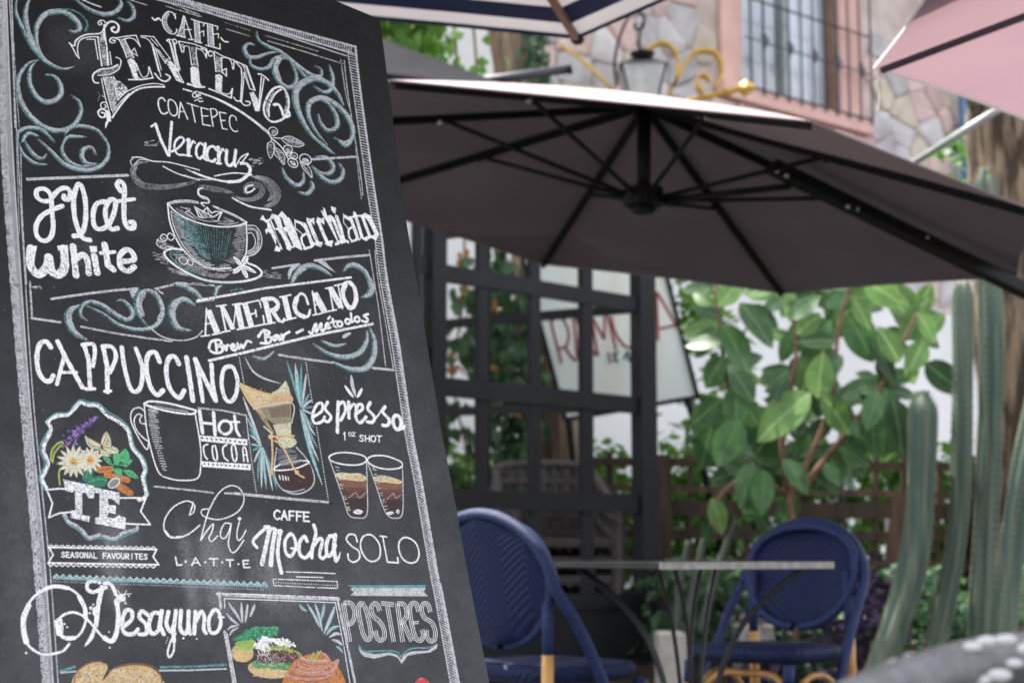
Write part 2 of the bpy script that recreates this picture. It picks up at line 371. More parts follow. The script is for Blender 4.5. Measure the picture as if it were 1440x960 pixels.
m.build('stem', M_stem, iv, smooth=True)
# overhanging branches top left, in front of white wall
ht = empty('hanging_creeper', P(600, -60, 9.0), 'bright green creeper hanging over the white wall at upper left', 'plant')
m = MB()
for _ in range(20): x = random.uniform(525, 600); blob_leaves(m, P(x, random.uniform(-40, 110)-.2*(x-530), 9+random.uniform(-.4, .4)), (.22, .2, .22), 45, .12, .09, -1.1)
for _ in range(34): x = random.uniform(585, 700); blob_leaves(m, P(x, random.choice((random.uniform(-30, 120), random.uniform(95, 130))), 9+random.uniform(-.4, .4)), (.07, .1, .12), 6, .10, .075, -1.2)
tag(m.build('foliage', M_hedge, ht), kind='stuff')
m = MB()
for k in range(6): m.tube(spl([P(540+k*30, -80, 9), P(550+k*28, 0, 9), P(560+k*27, 60, 9), P(556+k*29, 125, 9)], 4), .009, 5)
m.build('stem', M_stem, ht, smooth=True)
# far hedge behind the fence
hd = MB()
for _ in range(800):
    x = random.uniform(640, 1470); y = random.uniform(645, 985); blob_leaves(hd, P(x, y, 10.4+random.uniform(-.3, .7)), (.3, .2, .2), 26, .12, .08)
for _ in range(24):
    x = random.uniform(930, 1060); y = random.uniform(400, 640); blob_leaves(hd, P(x, y, 10.8), (.22, .2, .2), 22, .12, .07)
for _ in range(10):
    x = random.uniform(1340, 1375); y = random.uniform(160, 300); blob_leaves(hd, P(x, y, 11.5), (.18, .2, .2), 16, .12, .08)
o = hd.build('shrubs', M_hedge); tag(o, kind='stuff')
# low ground cover in the bed
gc = MB()
for _ in range(260):
    x = random.uniform(900, 1460); y = random.uniform(800, 1010); blob_leaves(gc, P(x, y, 8.75+random.uniform(-.3, .4)), (.14, .14, .1), 16, .10, .06)
tag(gc.build('ground_cover', M_ivy), kind='stuff')
pu = MB()
for _ in range(60):
    x = random.gauss(1205, 28); y = random.uniform(800, 985); blob_leaves(pu, P(x, y, 8.2+random.uniform(-.2, .2)), (.09, .1, .08), 12, .13, .045)
for _ in range(22):
    x = random.gauss(1050, 22); y = random.uniform(860, 985); blob_leaves(pu, P(x, y, 8.2), (.08, .1, .08), 10, .12, .04)
pr_ = empty('purple_plant', Vector((P(1190, 900, 8.2).x, 8.2, .2)), 'dark purple trailing plant beside the right blue chair', 'plant'); o = pu.build('foliage', M_purple, pr_) # org=Vector((P(1190, 900, 8.2).x, 8.2, .2))); tag(o, kind='stuff')
# agave-like pale stalks between table and fence
ag = empty('leaning_stalks', Vector((P(975, 900, 8.3).x, 8.3, .15)), 'pale leaning plant stalks behind the table left of the right chair', 'plant')
for a, b in (((962, 905), (1005, 700)), ((985, 890), (1035, 730)), ((950, 900), (968, 760))):
    MB().tube(spl([P(*a, 8.3), P((a[0]+b[0])/2-4, (a[1]+b[1])/2, 8.3), P(*b, 8.3)], 5), [.028-.0015*i for i in range(11)], 8).build('stalk', M_leafgrey, ag, smooth=True)

# right tree
t2 = empty('thick_tree', Vector((P(1440, 775, 9.6).x, 9.6, 0)), 'thick rough barked tree trunk at the right edge behind the cacti', 'tree')
tp = spl([Vector((P(1445, 775, 9.6).x, 9.6, 0)), P(1436, 700, 9.6), P(1428, 500, 9.6), P(1420, 300, 9.6), P(1412, 190, 9.6), P(1432, 60, 9.6), P(1470, -100, 9.6), P(1480, -400, 9.6)], 5)
MB().tube(tp, [.25+.014*math.sin(i*1.3)-.001*i for i in range(len(tp))], 22, rf=lambda j, n: 1+.07*math.sin(j*2.7)+.04*math.sin(j*5.1)).build('trunk', M_bark, t2, smooth=True)
br = spl([P(1412, 210, 9.6), P(1385, 160, 9.5), P(1370, 120, 9.4), P(1350, 0, 9.3), P(1320, -150, 9.3)], 4)
MB().tube(br, [.09-.003*i for i in range(len(br))], 10).build('limb', M_bark, t2, smooth=True)
m = MB(); blob_leaves(m, P(1430, -450, 9.6), (2.2, 1.4, 1.0), 2200, .13, .07); tag(m.build('crown', M_hedge, t2), kind='stuff')

# ================================================================ RUBBER PLANT
def leaf_mesh(name, mt):
    mb = MB(); nL, nW = 8, 4; vs = []
    for i in range(nL+1):
        t = i/nL; w = .27*math.sin(math.pi*min(1, t**.85))**.75*(1 if t < .97 else .3)+.004
        for j in range(-2, 3):
            u = j/2; vs.append((u*w, t, .07*abs(u)*w*3-.28*t*t+.006*math.sin(i*2+j)))
    fs = [(i*5+j, i*5+j+1, (i+1)*5+j+1, (i+1)*5+j) for i in range(nL) for j in range(4)]
    mb.add(vs, fs); return mb.mesh(name, mt, smooth=True)
LM = leaf_mesh('leaf', M_leaf); LP = leaf_mesh('leaf', M_leafpale)
rb = empty('rubber_plant', Vector((P(1120, 775, 8.1).x, 8.1, .1)), 'large rubber plant with broad glossy oval leaves in front of the fence', 'plant')
stems = [[(1120, 900), (1118, 760), (1112, 700), (1140, 640), (1170, 560), (1178, 470), (1190, 420), (1200, 385)],
         [(1112, 700), (1060, 660), (1035, 590), (1020, 520), (1012, 460), (1005, 405)],
         [(1125, 690), (1165, 640), (1205, 590), (1240, 540), (1275, 470), (1290, 440)],
         [(1112, 705), (1100, 640), (1105, 580), (1115, 530), (1120, 480), (1110, 415)],
         [(1060, 665), (1020, 690), (1000, 720), (1005, 740)]]
tips = []
for st in stems:
    dp_ = random.uniform(-.1, .1); pts = spl([P(x, y, 8.1+dp_*(i/3)) for i, (x, y) in enumerate(st)], 4)
    MB().tube(pts, [.019-.012*i/len(pts) for i in range(len(pts))], 8).build('stem', M_stem, rb, smooth=True)
def add_leaf(px, py, tx, ty, pale=False, roll=None, Y=8.05):
    """leaf from base pixel to tip pixel"""
    a = P(px, py, Y); b = P(tx, ty, Y+random.uniform(-.08, .08)); d = b-a; L = d.length*1.04
    y = d.normalized(); n = Vector((random.uniform(-.35, .35), -1, random.uniform(.1, .8))); n = (n-y*n.dot(y)).normalized(); x = y.cross(n)
    Mx = Matrix((x, y, n)).transposed().to_4x4(); o = bpy.data.objects.new('leaf', LP if pale else LM); COL.objects.link(o); o.parent = rb
    o.rotation_mode = 'QUATERNION'; o.rotation_quaternion = Mx.to_quaternion(); o.location = a-world_loc(rb); w = L*random.uniform(.95, 1.2); o.scale = (w, L, L*.6)
hand = [(1165, 500, 1150, 545, 0)] and [
 (1140,552,1062,612,1),(1150,560,1156,498,1),(1155,555,1200,608,1),(1150,555,1152,586,0),(1015,455,1058,520,0),(1010,460,975,500,0),(1018,500,990,545,0),
 (1185,500,1140,535,0),(1165,480,1128,548,1),(1190,440,1232,505,0),(1175,480,1125,475,0),(1170,450,1125,490,0),(1225,480,1265,535,0),(1235,500,1255,540,0),
 (1265,510,1240,460,1),(1280,520,1300,475,1),(1275,500,1290,540,1),(1300,510,1355,550,0),(1050,430,1095,455,0),(1040,425,1090,480,0),(1215,395,1270,425,1),
 (1200,420,1225,460,1),(1195,415,1165,430,0),(1010,430,1040,395,1),(1000,430,975,410,1),(1120,470,1155,440,1),(1110,450,1150,412,0),(1110,520,1080,540,0),
 (1100,520,1095,560,0),(1245,545,1240,640,0),(1255,560,1275,640,0),(1235,550,1220,600,0),(1210,560,1180,545,0),(1225,580,1230,640,0),(1040,560,1070,600,0),
 (1035,540,1035,600,0),(1030,520,1060,560,0),(1040,590,1010,650,0),(1060,640,1015,620,0),(1060,650,1045,710,0),(1075,660,1070,720,0),(1090,665,1138,645,0),
 (1100,645,1140,690,0),(1160,650,1180,680,0),(1180,630,1225,650,0),(1190,600,1240,610,0),(1000,700,1020,750,1),(1005,720,990,760,0),(1060,700,1050,735,1),
 (1060,715,1085,745,0),(1120,420,1085,400,1),(1095,400,1050,410,1),(1290,440,1320,480,1),(1300,470,1330,440,1),(1205,400,1165,400,1),(1135,460,1105,430,1),
 (1020,480,965,480,0),(1015,560,970,600,0),(1000,600,985,660,0),(1180,560,1215,540,0),(1170,590,1130,620,0),(1140,610,1115,640,0),(1095,590,1060,640,0)]
for h in hand: add_leaf(*h[:4], pale=bool(h[4]) and random.random() < .8, Y=8.02+random.uniform(-.12, .12))
for _ in range(200):
    st = random.choice(stems[:4]); i = random.randrange(1, len(st)); x, y = st[i]; a = random.uniform(0, 6.28); L = random.uniform(36, 60); up_ = y < 530
    add_leaf(x+random.uniform(-10, 10), y+random.uniform(-12, 12), x+math.cos(a)*L, y+abs(math.sin(a))*L*(random.choice((-1, -.9, .5)) if up_ else random.choice((1, 1, -.5))), pale=random.random() < (.4 if up_ else .1), Y=8.3+random.uniform(-.1, .3))

# ================================================================ CACTI
def cactus(path, r, Y, label, ribs=6):
    base = P(*path[-1], Y); root = empty('column_cactus', Vector((base.x, Y, max(0, base.z))), label, 'cactus', 'tall green column cacti by the fence')
    pts = spl([P(x, y, Y) for x, y in path], 6); n = len(pts)
    L = (pts[0]-pts[-1]).length; acc = 0; rr = []
    for i, p in enumerate(pts):
        if i: acc += (p-pts[i-1]).length
        rr.append(r*(min(1, math.sqrt(max(0.02, acc)/(r*1.2)*1.0)) if acc < r*1.2 else 1)*(1+.04*math.sin(acc*9)))
    N = ribs*6
    mb = MB(); top = [pts[0]+(pts[0]-pts[1]).normalized()*.004]
    mb.tube(pts, rr, N, rf=lambda j, n_: .72+.28*abs(math.cos(math.pi*j/6))**.8); mb.build('stem', M_cactus, root, smooth=True)
    ar = MB()
    X = None
    for i in range(1, n):
        for k in range(2):
            p = pts[i-1].lerp(pts[i], k/2); d = (pts[i]-pts[i-1]).normalized()
            x = d.cross(Vector((.13, .21, .97)).normalized()).normalized(); y = d.cross(x)
            for j in range(ribs):
                a = 2*math.pi*j/ribs
                ar.ball(p+(x*math.cos(a)+y*math.sin(a))*rr[i]*1.0, .0045, 5, 3)
    o = ar.build('areoles', M_spine, root); tag(o, kind='stuff')
    return root
cactus([(1297, 550), (1297, 600), (1294, 690), (1288, 770), (1268, 850), (1240, 930), (1215, 1000)], .072, 7.8, 'short rounded column cactus leaning left in front of the fence', 5)
cactus([(1354, 395), (1354, 500), (1352, 640), (1347, 740), (1330, 840), (1308, 930), (1285, 1010)], .052, 7.9, 'tall column cactus curving left at its foot beside the short one', 6)
cactus([(1386, 238), (1388, 300), (1393, 430), (1393, 560), (1388, 700), (1380, 850), (1374, 1000)], .064, 8.2, 'tallest straight column cactus rising above the dark umbrella', 7)
cactus([(1478, 430), (1468, 520), (1448, 620), (1428, 740), (1412, 870), (1402, 1000)], .066, 7.6, 'thick bluish column cactus nearest the right edge', 6)

# ================================================================ FENCE
fn = empty('garden_fence', Vector((P(1200, 775, 9.2).x, 9.2, 0)), 'dark weathered wooden lattice fence behind chairs and plants', 'fence')
FO = Vector((0, 9.3, 0)); FD = Vector((.98, .2, 0)).normalized(); FN = Vector((FD.y, -FD.x, 0))
def fp(px, py, d=0): return on_plane(px, py, FO, FN)+FN*d
for i, (y0, y1, th) in enumerate(((652, 660, 12), (688, 700, 10), (716, 722, 22), (752, 757, 14), (790, 797, 12), (838, 845, 12), (905, 912, 14))):
    sc_ = 9.2/FPX
    MB().bar(fp(820, y0-3, .075+.01*(i % 2)), fp(1480, y1, .075+.01*(i % 2)), th*sc_, .02, up=FN).build('rail', M_wood, fn)
x = 828
while x < 1480:
    w = random.choice((6, 8, 9, 12)); t0 = random.uniform(632, 665)
    a = fp(x+random.uniform(-4, 4), t0, .045); b = fp(x, 1040, .045); b.z = 0.02
    MB().bar(a, b, w*9.2/FPX, .018, up=FN).build('slat', M_wood, fn); x += random.uniform(22, 58)
for (xa, ya, xb, yb, w) in ((1262, 700, 1235, 930, 34), (925, 640, 930, 1000, 26), (905, 620, 908, 1000, 20)):
    a = fp(xa, ya, .085); b = fp(xb, yb, .085); b.z = max(b.z, .02); MB().bar(a, b, w*9.2/FPX, .022, up=FN).build('plank', M_wood, fn)
# pale stone blocks on the ground
for (x0, y0, x1, y1, Y, lb) in ((924, 888, 962, 1000, 8.0, 'pale square stone block standing behind the table leg'), (1035, 878, 1085, 940, 8.5, 'small terracotta coloured stone planter behind the right chair')):
    a, b = P(x0, y1, Y), P(x1, y0, Y); o = MB().box(((a.x+b.x)/2, Y, b.z/2), (b.x-a.x, .25, b.z)).build('stone_block', M_pot, bevel=.012, org=Vector(((a.x+b.x)/2, Y, 0))); tag(o, lb, 'block')
pf = MB(); a = fp(1280, 745, -.25); pf.box(a, (.09, .02, .3)); o = pf.build('number_sign', M_white, org=a)
tag(o, 'small white board with a black figure seven behind the fence', 'sign')
sm = MB(); sc_ = .05
for p0, p1 in (((-.5, .8), (.5, .8)), ((.5, .8), (-.1, -.9))):
    sm.bar(a+Vector((p0[0]*sc_, -.014, p0[1]*sc_+.06)), a+Vector((p1[0]*sc_, -.014, p1[1]*sc_+.06)), .016, .004, up=(0, 1, 0))
sm.build('figure', M_frame, o)

# ================================================================ STEEL SCREEN
LD = Vector((.712, .702, 0)).normalized(); LN = Vector((LD.y, -LD.x, 0)); LO = Vector((P(597, 775, 7.7).x, 7.7, 0))
def lp(px, py, d=0): return on_plane(px, py, LO, LN)+LN*d
scn = empty('steel_screen', lp(750, 775)*Vector((1,)*3) if False else Vector((lp(750, 775).x, lp(750, 775).y, 0)), 'black steel grid screen with square openings and solid base panel', 'screen')
def vpost(px, w, d, t, z0=0, z1=None):
    p = lp(px, 600, d); s_ = p.y/FPX
    a = Vector((p.x, p.y, z0)); b = Vector((p.x, p.y, z1 or ZTOP)); return MB().bar(a, b, w*s_*1.15, t, up=LN)
ZTOP = lp(750, 300).z+.02
for px, w in ((610, 24), (906, 30)): vpost(px, w, 0, .08).build('post', M_metal, scn, bevel=.004)
vpost(584, 10, 0, .04).build('post', M_metal, scn)
for px, w in ((677, 17), (751, 17), (825, 18)): vpost(px, w, 0, .03, .52).build('mullion', M_metal, scn)
def rail(py, th, d=.0, t=.034):
    p = lp(750, py, d); s_ = p.y/FPX; z = p.z
    a = lp(597, 600, d); b = lp(908, 600, d); a.z = b.z = z; return MB().bar(a, b, t, th*s_)
for py, th in ((405, 23), (556, 25), (704, 25), (318, 20)): rail(py, th, .004).build('rail', M_metal, scn)
m = MB(); a = lp(620, 900); b = lp(893, 900); a.z = b.z = .27; m.bar(a, b, .02, .5); m.build('base_panel', M_metal, scn)
rail(848, 20, .01).build('rail', M_metal, scn)
a = lp(575, 600, 0); b = lp(600, 600, 0)
for z in (lp(585, 372).z, lp(585, 500).z): MB().bar((a.x-.3, a.y-.3, z), (b.x, b.y, z), .03, .09).build('rail', M_metal, scn)
# second leaf folded back behind it
s2 = empty('folded_screen_leaf', Vector((P(760, 775, 9.15).x, 9.15, 0)), 'second black steel grid leaf standing open behind the screen', 'screen')
A = Vector((lp(602, 600).x, lp(602, 600).y+.35, 0)); B = Vector((lp(893, 600, -.12).x, lp(893, 600, -.12).y, 0))
A = Vector((P(612, 775, 9.4).x, 9.4, 0)); B = Vector((P(896, 775, 8.85).x, 8.85, 0))
for y0, y1, th in ((457, 433, 13), (579, 571, 13), (330, 300, 16), (700, 700, 12)):
    MB().bar(P(612, y0, 9.4), P(896, y1, 8.85), .03, th*9.1/FPX).build('rail', M_frame, s2)
for t in (0, .27, .52, .74, 1):
    p = A.lerp(B, t); MB().bar((p.x, p.y, 0), (p.x, p.y, ZTOP), .035, .03).build('mullion', M_frame, s2)

# ================================================================ RAMONA SIGN
SY = 9.7
sg = empty('leaning_sign', Vector((P(900, 775, SY).x, SY, 0)), 'cream sheet metal sign lettered RAMONA in red, tilted behind the screen', 'sign')
TL, TR, BR, BL = (730, 345), (926, 345), (981, 558), (795, 590)
q = [P(*c, SY) for c in (TL, TR, BR, BL)]
mb = MB(); mb.add(q+[v+Vector((0, .03, 0)) for v in q], [(3, 2, 1, 0), (4, 5, 6, 7), (0, 1, 5, 4), (1, 2, 6, 5), (2, 3, 7, 6), (3, 0, 4, 7)]); mb.build('panel', M_sign, sg)
fr = MB()
for i in range(4):
    a, b = q[i], q[(i+1) % 4]; MB().bar(a+Vector((0, -.006, 0)), b+Vector((0, -.006, 0)), .025, .03, up=(0, 1, 0)).build('frame_bar', M_frame, sg)
MB().tube([P(968, 560, SY-.03), P(1018, 790, SY-.03), Vector((P(1040, 900, SY).x, SY, 0))], .022, 6).build('leg', M_frame, sg)
MB().tube([P(800, 590, SY-.03), Vector((P(840, 900, SY).x, SY, 0))], .022, 6).build('leg', M_frame, sg)
def zs(X, Y_): return (740+X/5.333, 400+Y_/5.333)
letters = [[(185, 275), (265, 590)], [(185, 275), (255, 240), (300, 300), (320, 380), (300, 460), (245, 478)], [(290, 465), (355, 560), (380, 560)],
 [(355, 250), (385, 555)], [(355, 200), (440, 400), (520, 520), (545, 520)], [(380, 420), (470, 400)], [(490, 250), (535, 520)], [(500, 250), (585, 410)], [(585, 410), (590, 210)], [(600, 180), (675, 490)],
 [(640, 240), (660, 340), (720, 440), (770, 470), (820, 440), (830, 330), (800, 210), (760, 100)], [(850, 130), (900, 420)], [(850, 130), (945, 400)], [(945, 400), (925, 120)],
 [(975, 50), (990, 420)], [(985, 60), (1170, 385)], [(1000, 330), (1120, 305)]]
m = MB()
for L in letters:
    pts = [P(*zs(*c), SY-.004) for c in L]
    if len(pts) > 2: pts = spl(pts, 4)
    for a, b in zip(pts[:-1], pts[1:]): m.bar(a, b, .004, 16/5.333*SY/FPX, up=(0, 1, 0)) if False else m.bar(a, b, 17/5.333*SY/FPX, .003, up=(0, 1, 0))
m.build('lettering', M_red, sg)
m = MB()
for L in ([(615, 510), (630, 590)], [(655, 505), (665, 580)], [(690, 500), (660, 545), (690, 580)], [(730, 560), (760, 500), (775, 570), (790, 575)]):
    for a, b in zip(L[:-1], L[1:]): m.bar(P(*zs(*a), SY-.004), P(*zs(*b), SY-.004), .012, .003, up=(0, 1, 0))
m.build('small_lettering', M_iron, sg)

# ================================================================ STACKED WICKER CHAIRS
def wicker(parent_rz):
    root = empty('wicker_armchair', (0, 0, 0), 'x', 'chair', 'dark wicker armchairs stacked behind the steel screen')
    m = MB(); m.box((0, 0, .43), (.52, .5, .05)); m.build('seat', M_dark, root, bevel=.01)
    m = MB()
    for k in range(9): m.bar((-.27+k*.0675, .24, .44), (-.27+k*.0675, .30, .86), .03, .02)
    for k in range(8): m.bar((-.28, .245+.008*k, .47+.05*k), (.28, .245+.008*k, .47+.05*k), .014, .028)
    m.build('backrest', M_dark, root)
    MB().tube(spl([(-.29, .25, .84), (-.2, .31, .88), (.2, .31, .88), (.29, .25, .84)], 4), .028, 8).build('back_rail', M_dark, root, smooth=True)
    for s in (-1, 1):
        m = MB(); m.tube(spl([(s*.29, .26, .84), (s*.31, .1, .72), (s*.31, -.12, .66), (s*.30, -.24, .62), (s*.29, -.25, .4)], 4), .026, 8)
        for k in range(6): m.bar((s*.29, -.2+k*.08, .44), (s*.305, -.2+k*.08, .66+.015*k), .018, .018)
        m.build('arm', M_dark, root, smooth=True)
        for y in (-.23, .24): MB().tube([(s*.26, y, .42), (s*.28, y*1.05, 0)], .02, 8).build('leg', M_dark, root)
    return root
w0 = wicker(0)
cs = P(778, 775, 8.95); LBL = ['bottom dark wicker armchair of the stack behind the screen', 'dark wicker armchair second from the bottom of the stack', 'middle dark wicker armchair of the stack of five', 'dark wicker armchair second from the top of the stack', 'topmost dark wicker armchair of the stack behind the screen']
for k in range(5):
    o = w0 if k == 0 else copy_tree(w0)
    o['label'] = LBL[k]; o.location = (cs.x+.006*k, 8.95+.015*k, k*.1); o.rotation_euler = (0, 0, R_(14+2*(k % 2)))

# ================================================================ UMBRELLAS
def canopy(name, apex, rim, mt, label, hem=None, thick=.0, stripes=None, sag=.03, nsub=6, group=None, lift={}):
    root = empty(name, (apex.x, apex.y, 0), label, 'umbrella', group); n = len(rim)
    for i in range(n):
        a, b = rim[i], rim[(i+1) % n]; m = MB(); rows = 12 if stripes else 6; vs = []; mi = []
        ts = [k/rows for k in range(rows+1)] if not stripes else stripes[0]
        for t in ts:
            for j in range(nsub+1):
                u = j/nsub; e = a.lerp(b, u); inw = sag*4*u*(1-u); e = e.lerp(apex, inw*.9); p = e.lerp(apex, t)
                p.z -= .0*t+.12*sag*4*t*(1-t)*0; p.z += lift.get(i, -.025)*math.sin(math.pi*t**.5)*(.35+.65*math.sin(math.pi*u)) if i in lift else -.025*math.sin(math.pi*t)*math.sin(math.pi*u); vs.append(p)
        K = nsub+1; 
        for r in range(len(ts)-1):
            m.k = stripes[1][r] if stripes else 0
            m.add([vs[r*K+j] for j in range(K)]+[vs[(r+1)*K+j] for j in range(K)], [(j, j+1, K+j+1, K+j) for j in range(nsub)])
        m.build('canopy_panel', stripes[2] if stripes else (M_canopy_lit if (lift and i in (0, 1)) else mt), root, smooth=True)
        if hem:
            e = [vs[j]+Vector((0, 0, .0)) for j in range(K)]; h = MB()
            for j in range(nsub): h.add([e[j], e[j+1], e[j+1]-Vector((0, 0, hem[1])), e[j]-Vector((0, 0, hem[1]))], [(0, 1, 2, 3)])
            h.build('hem', hem[0], root, smooth=True)
    return root
U_AP = Vector((.534, 5.865, 2.463)); U_AP = P(906, 143, 5.865)
yv = [4.589, 4.41, 5.085, 6.219, 7.148, 7.327, 6.652, 5.518]
pv = [(548, 112), (1141, 170), (1463, 298), (1430, 389), (1101, 412), (762, 371), (464, 279), (330, 178)]
rim = [P(*p, y) for p, y in zip(pv, yv)]
um = canopy('dark_umbrella', U_AP, rim, M_canopy, 'big charcoal cantilever umbrella seen from below, its top rim glowing white', hem=(M_canopy_lit, .005), sag=.012, lift={0: .035})
hub = P(905, 283, 5.865)
hubb = MB(); hubb.tube([hub+Vector((0, 0, -.02)), hub+Vector((0, 0, .05))], .075, 14); hubb.tube([hub+Vector((0, 0, -.045)), hub+Vector((0, 0, -.02))], .045, 12); hubb.build('hub', M_frame, um, smooth=False, bevel=.006)
MB().tube([hub, U_AP+Vector((0, 0, -.01))], .027, 12).build('centre_pole', M_frame, um, smooth=True)
fin = MB(); fin.tube([U_AP+Vector((0, 0, -.02)), U_AP+Vector((0, 0, .012)), U_AP+Vector((0, 0, .03))], [.1, .06, .01], 12); fin.build('vent_cap', M_canopy, um, smooth=True)
for i, v in enumerate(rim):
    dn = Vector((0, 0, -.022)); a = U_AP+dn; b = v+dn*.6+(U_AP-v)*.01
    MB().bar(a, b, .017, .028).build('rib', M_frame, um)
    f = (.52, .45, .5, .52, .5, .5, .5, .52)[i]; mp = a.lerp(b, f)
    s_ = MB().tube([hub+(mp-hub).normalized()*.06, mp], .009, 8); s_.build('strut', M_frame, um, smooth=True)
    MB().ball(mp+Vector((0, 0, -.012)), .012, 8, 5).build('bolt', M_bolt if i in (0, 1, 7) else M_frame, um, smooth=True)
# cantilever arm with bolts
ja = P(1085, 234, 5.62); jb = P(1440, 408, 6.05); ext = jb+(jb-ja)*.55
MB().bar(ja, ext, .06, .05).build('arm', M_frame, um, bevel=.006)
for px, py in ((1092, 240), (1106, 247), (1192, 290), (1205, 294), (1303, 334)):
    t = (px-1085)/355; c = ja.lerp(jb, t)+Vector((0, -.035, -.012)); c = P(px, py, c.y); MB().ball(c, .010, 8, 5).build('bolt', M_bolt, um, smooth=True)
MB().tube([P(1112, 262, 5.6), hub+Vector((.05, 0, 0))], .013, 8).build('strut', M_frame, um, smooth=True)
MB().bar(Vector((ext.x, ext.y, 0)), ext+Vector((0, 0, .1)), .08, .08).build('mast', M_frame, um)
MB().box((ext.x, ext.y, .03), (.8, .8, .06)).build('base_plate', M_frame, um)

# striped umbrella overhead
V0 = P(812, 50, 4.5); dirL = (P(536, 29, 4.40)-V0); dirR = (P(935, 1, 4.26)-V0)
cen = V0+Vector((-.40, -.917, 0)).normalized()*2.0; R6 = (V0-cen); rim6 = []
for k in range(6):
    rim6.append(cen+Matrix.Rotation(-k*math.pi/3, 3, 'Z') @ R6)
zr = V0.z
for v in rim6: v.z = zr
rim6[1] = V0+dirR.normalized()*2.0; rim6[5] = V0+dirL.normalized()*2.0
apx = Vector((cen.x, cen.y, zr+.62))
ts = [0, .028, .066, .10, .14, .19, .24, .30, .36, .43, .50, .58, .66, .75, .84, 1]; cl = [0, 1]*7+[0]
su = canopy('striped_umbrella', apx, rim6, None, 'navy and white striped umbrella above the chalkboard', stripes=(ts, cl, [M_whitec, M_navyc]), hem=(M_navyc, .012), sag=.014)
for v in rim6: MB().bar(apx+Vector((0, 0, -.02)), v+Vector((0, 0, -.015)), .018, .02).build('rib', M_brownw, su)
for v in rim6: MB().ball(v+Vector((0, 0, -.012)), .022, 8, 5, (1, 1, .8)).build('rib_tip', M_frame, su, smooth=True)
MB().tube([(apx.x-.02, apx.y, 0), (apx.x, apx.y, apx.z+.05)], .022, 12).build('pole', M_brownw, su, smooth=True)
MB().tube([(apx.x-.02, apx.y, 0), (apx.x-.02, apx.y, .06), (apx.x-.02, apx.y, .1)], [.24, .24, .04], 20).build('base', M_frame, su)

# pink umbrella
V1 = P(1228, 93, 4.0); c1 = Vector((V1.x+1.22, V1.y-.5, V1.z)); R8 = V1-c1; rim8 = []
for k in range(8): rim8.append(c1+Matrix.Rotation(-k*math.pi/4, 3, 'Z') @ R8)
e1 = P(1440, 169, 4.5)-V1; e2 = P(1291, 0, 3.53)-V1
rim8[1] = V1+e1.normalized()*1.0; rim8[7] = V1+e2.normalized()*1.0
ap8 = Vector((c1.x, c1.y, V1.z+.36))
pk = canopy('pink_umbrella', ap8, rim8, M_pink, 'dusty pink umbrella at the upper right with a white string hanging from its tip', hem=(M_whitec, .010), sag=.014)
for v in rim8: MB().bar(ap8+Vector((0, 0, -.02)), v+Vector((0, 0, -.02))+(ap8-v)*.015, .011, .016).build('rib', M_iron, pk)
MB().tube([(ap8.x, ap8.y, 0), (ap8.x, ap8.y, ap8.z)], .024, 12).build('pole', M_greypole, pk, smooth=True)
MB().box((ap8.x, ap8.y, .04), (.5, .5, .08)).build('base', M_frame, pk, bevel=.01)
st = MB().tube(spl([P(1238, 97, 4.0), P(1236, 115, 4.0), P(1238, 130, 4.0), P(1235, 157, 4.0)], 4), .0035, 6); o = st.build('hanging_string', M_string, org=P(1238, 97, 4.0)); tag(o, 'short white string dangling from the corner of the pink umbrella', 'string')
# grey pole: prop of a further parasol
o = MB().tube([P(1283, 230, 6.9), P(1403, 155, 6.2)], .016, 10).build('awning_strut', M_greypole, smooth=True, org=P(1283, 230, 6.9)); tag(o, 'pale grey metal strut slanting up under the pink umbrella', 'strut')

# grey umbrella behind left
ga = P(470, 30, 8.0); gz = ga.z-.30
gr_ = [Vector((ga.x+dx, ga.y+dy, gz)) for dx, dy in ((-1.5, -.8), (.85, -1.0), (1.2, 1.0), (-1.2, 1.2))]
gr_[1] = P(735, 128, 7.3)
gu = canopy('grey_umbrella', ga, gr_, M_greyc, 'grey umbrella top seen edge on between chalkboard and tree', hem=(M_greyc, .02))
MB().tube([P(620, 122, 7.6), P(803, 97, 7.5)], .022, 12).build('arm', M_iron, gu, smooth=True)
MB().tube([P(800, 97.5, 7.49), P(804, 97, 7.49)], .026, 12).build('end_cap', M_frame, gu)
MB().tube([(ga.x, ga.y, 0), (ga.x, ga.y, ga.z)], .03, 12).build('pole', M_iron, gu, smooth=True)

# ================================================================ GOLD BRACKET + LANTERN
gbk = empty('wrought_iron_bracket', P(930, 150, 11.2), 'gold painted wrought iron arrow bracket with two scrolls on the stone wall', 'bracket')
def zg(X, Y_): return (800+X/5.143, Y_/5.143)
GY = 11.0
rod = MB(); rod.tube([P(700, 205, 12.3), P(*zg(780, 750), 11.1), P(*zg(1150, 665), GY), P(*zg(1230, 640), GY)], .022, 10); rod.ball(P(*zg(1150, 665), GY), .035, 8, 6); rod.build('rod', M_gold, gbk, smooth=True)
tipc = [P(*zg(x, y), GY) for x, y in ((1360, 625), (1280, 575), (1230, 610), (1225, 660), (1270, 710))]
m = MB(); c0 = P(*zg(1270, 640), GY); m.add(tipc+[c0+Vector((0, -.05, 0)), c0+Vector((0, .05, 0))], [(0, 1, 5), (1, 2, 5), (2, 3, 5), (3, 4, 5), (4, 0, 5), (1, 0, 6), (2, 1, 6), (3, 2, 6), (4, 3, 6), (0, 4, 6)]); m.build('arrow_head', M_gold, gbk)
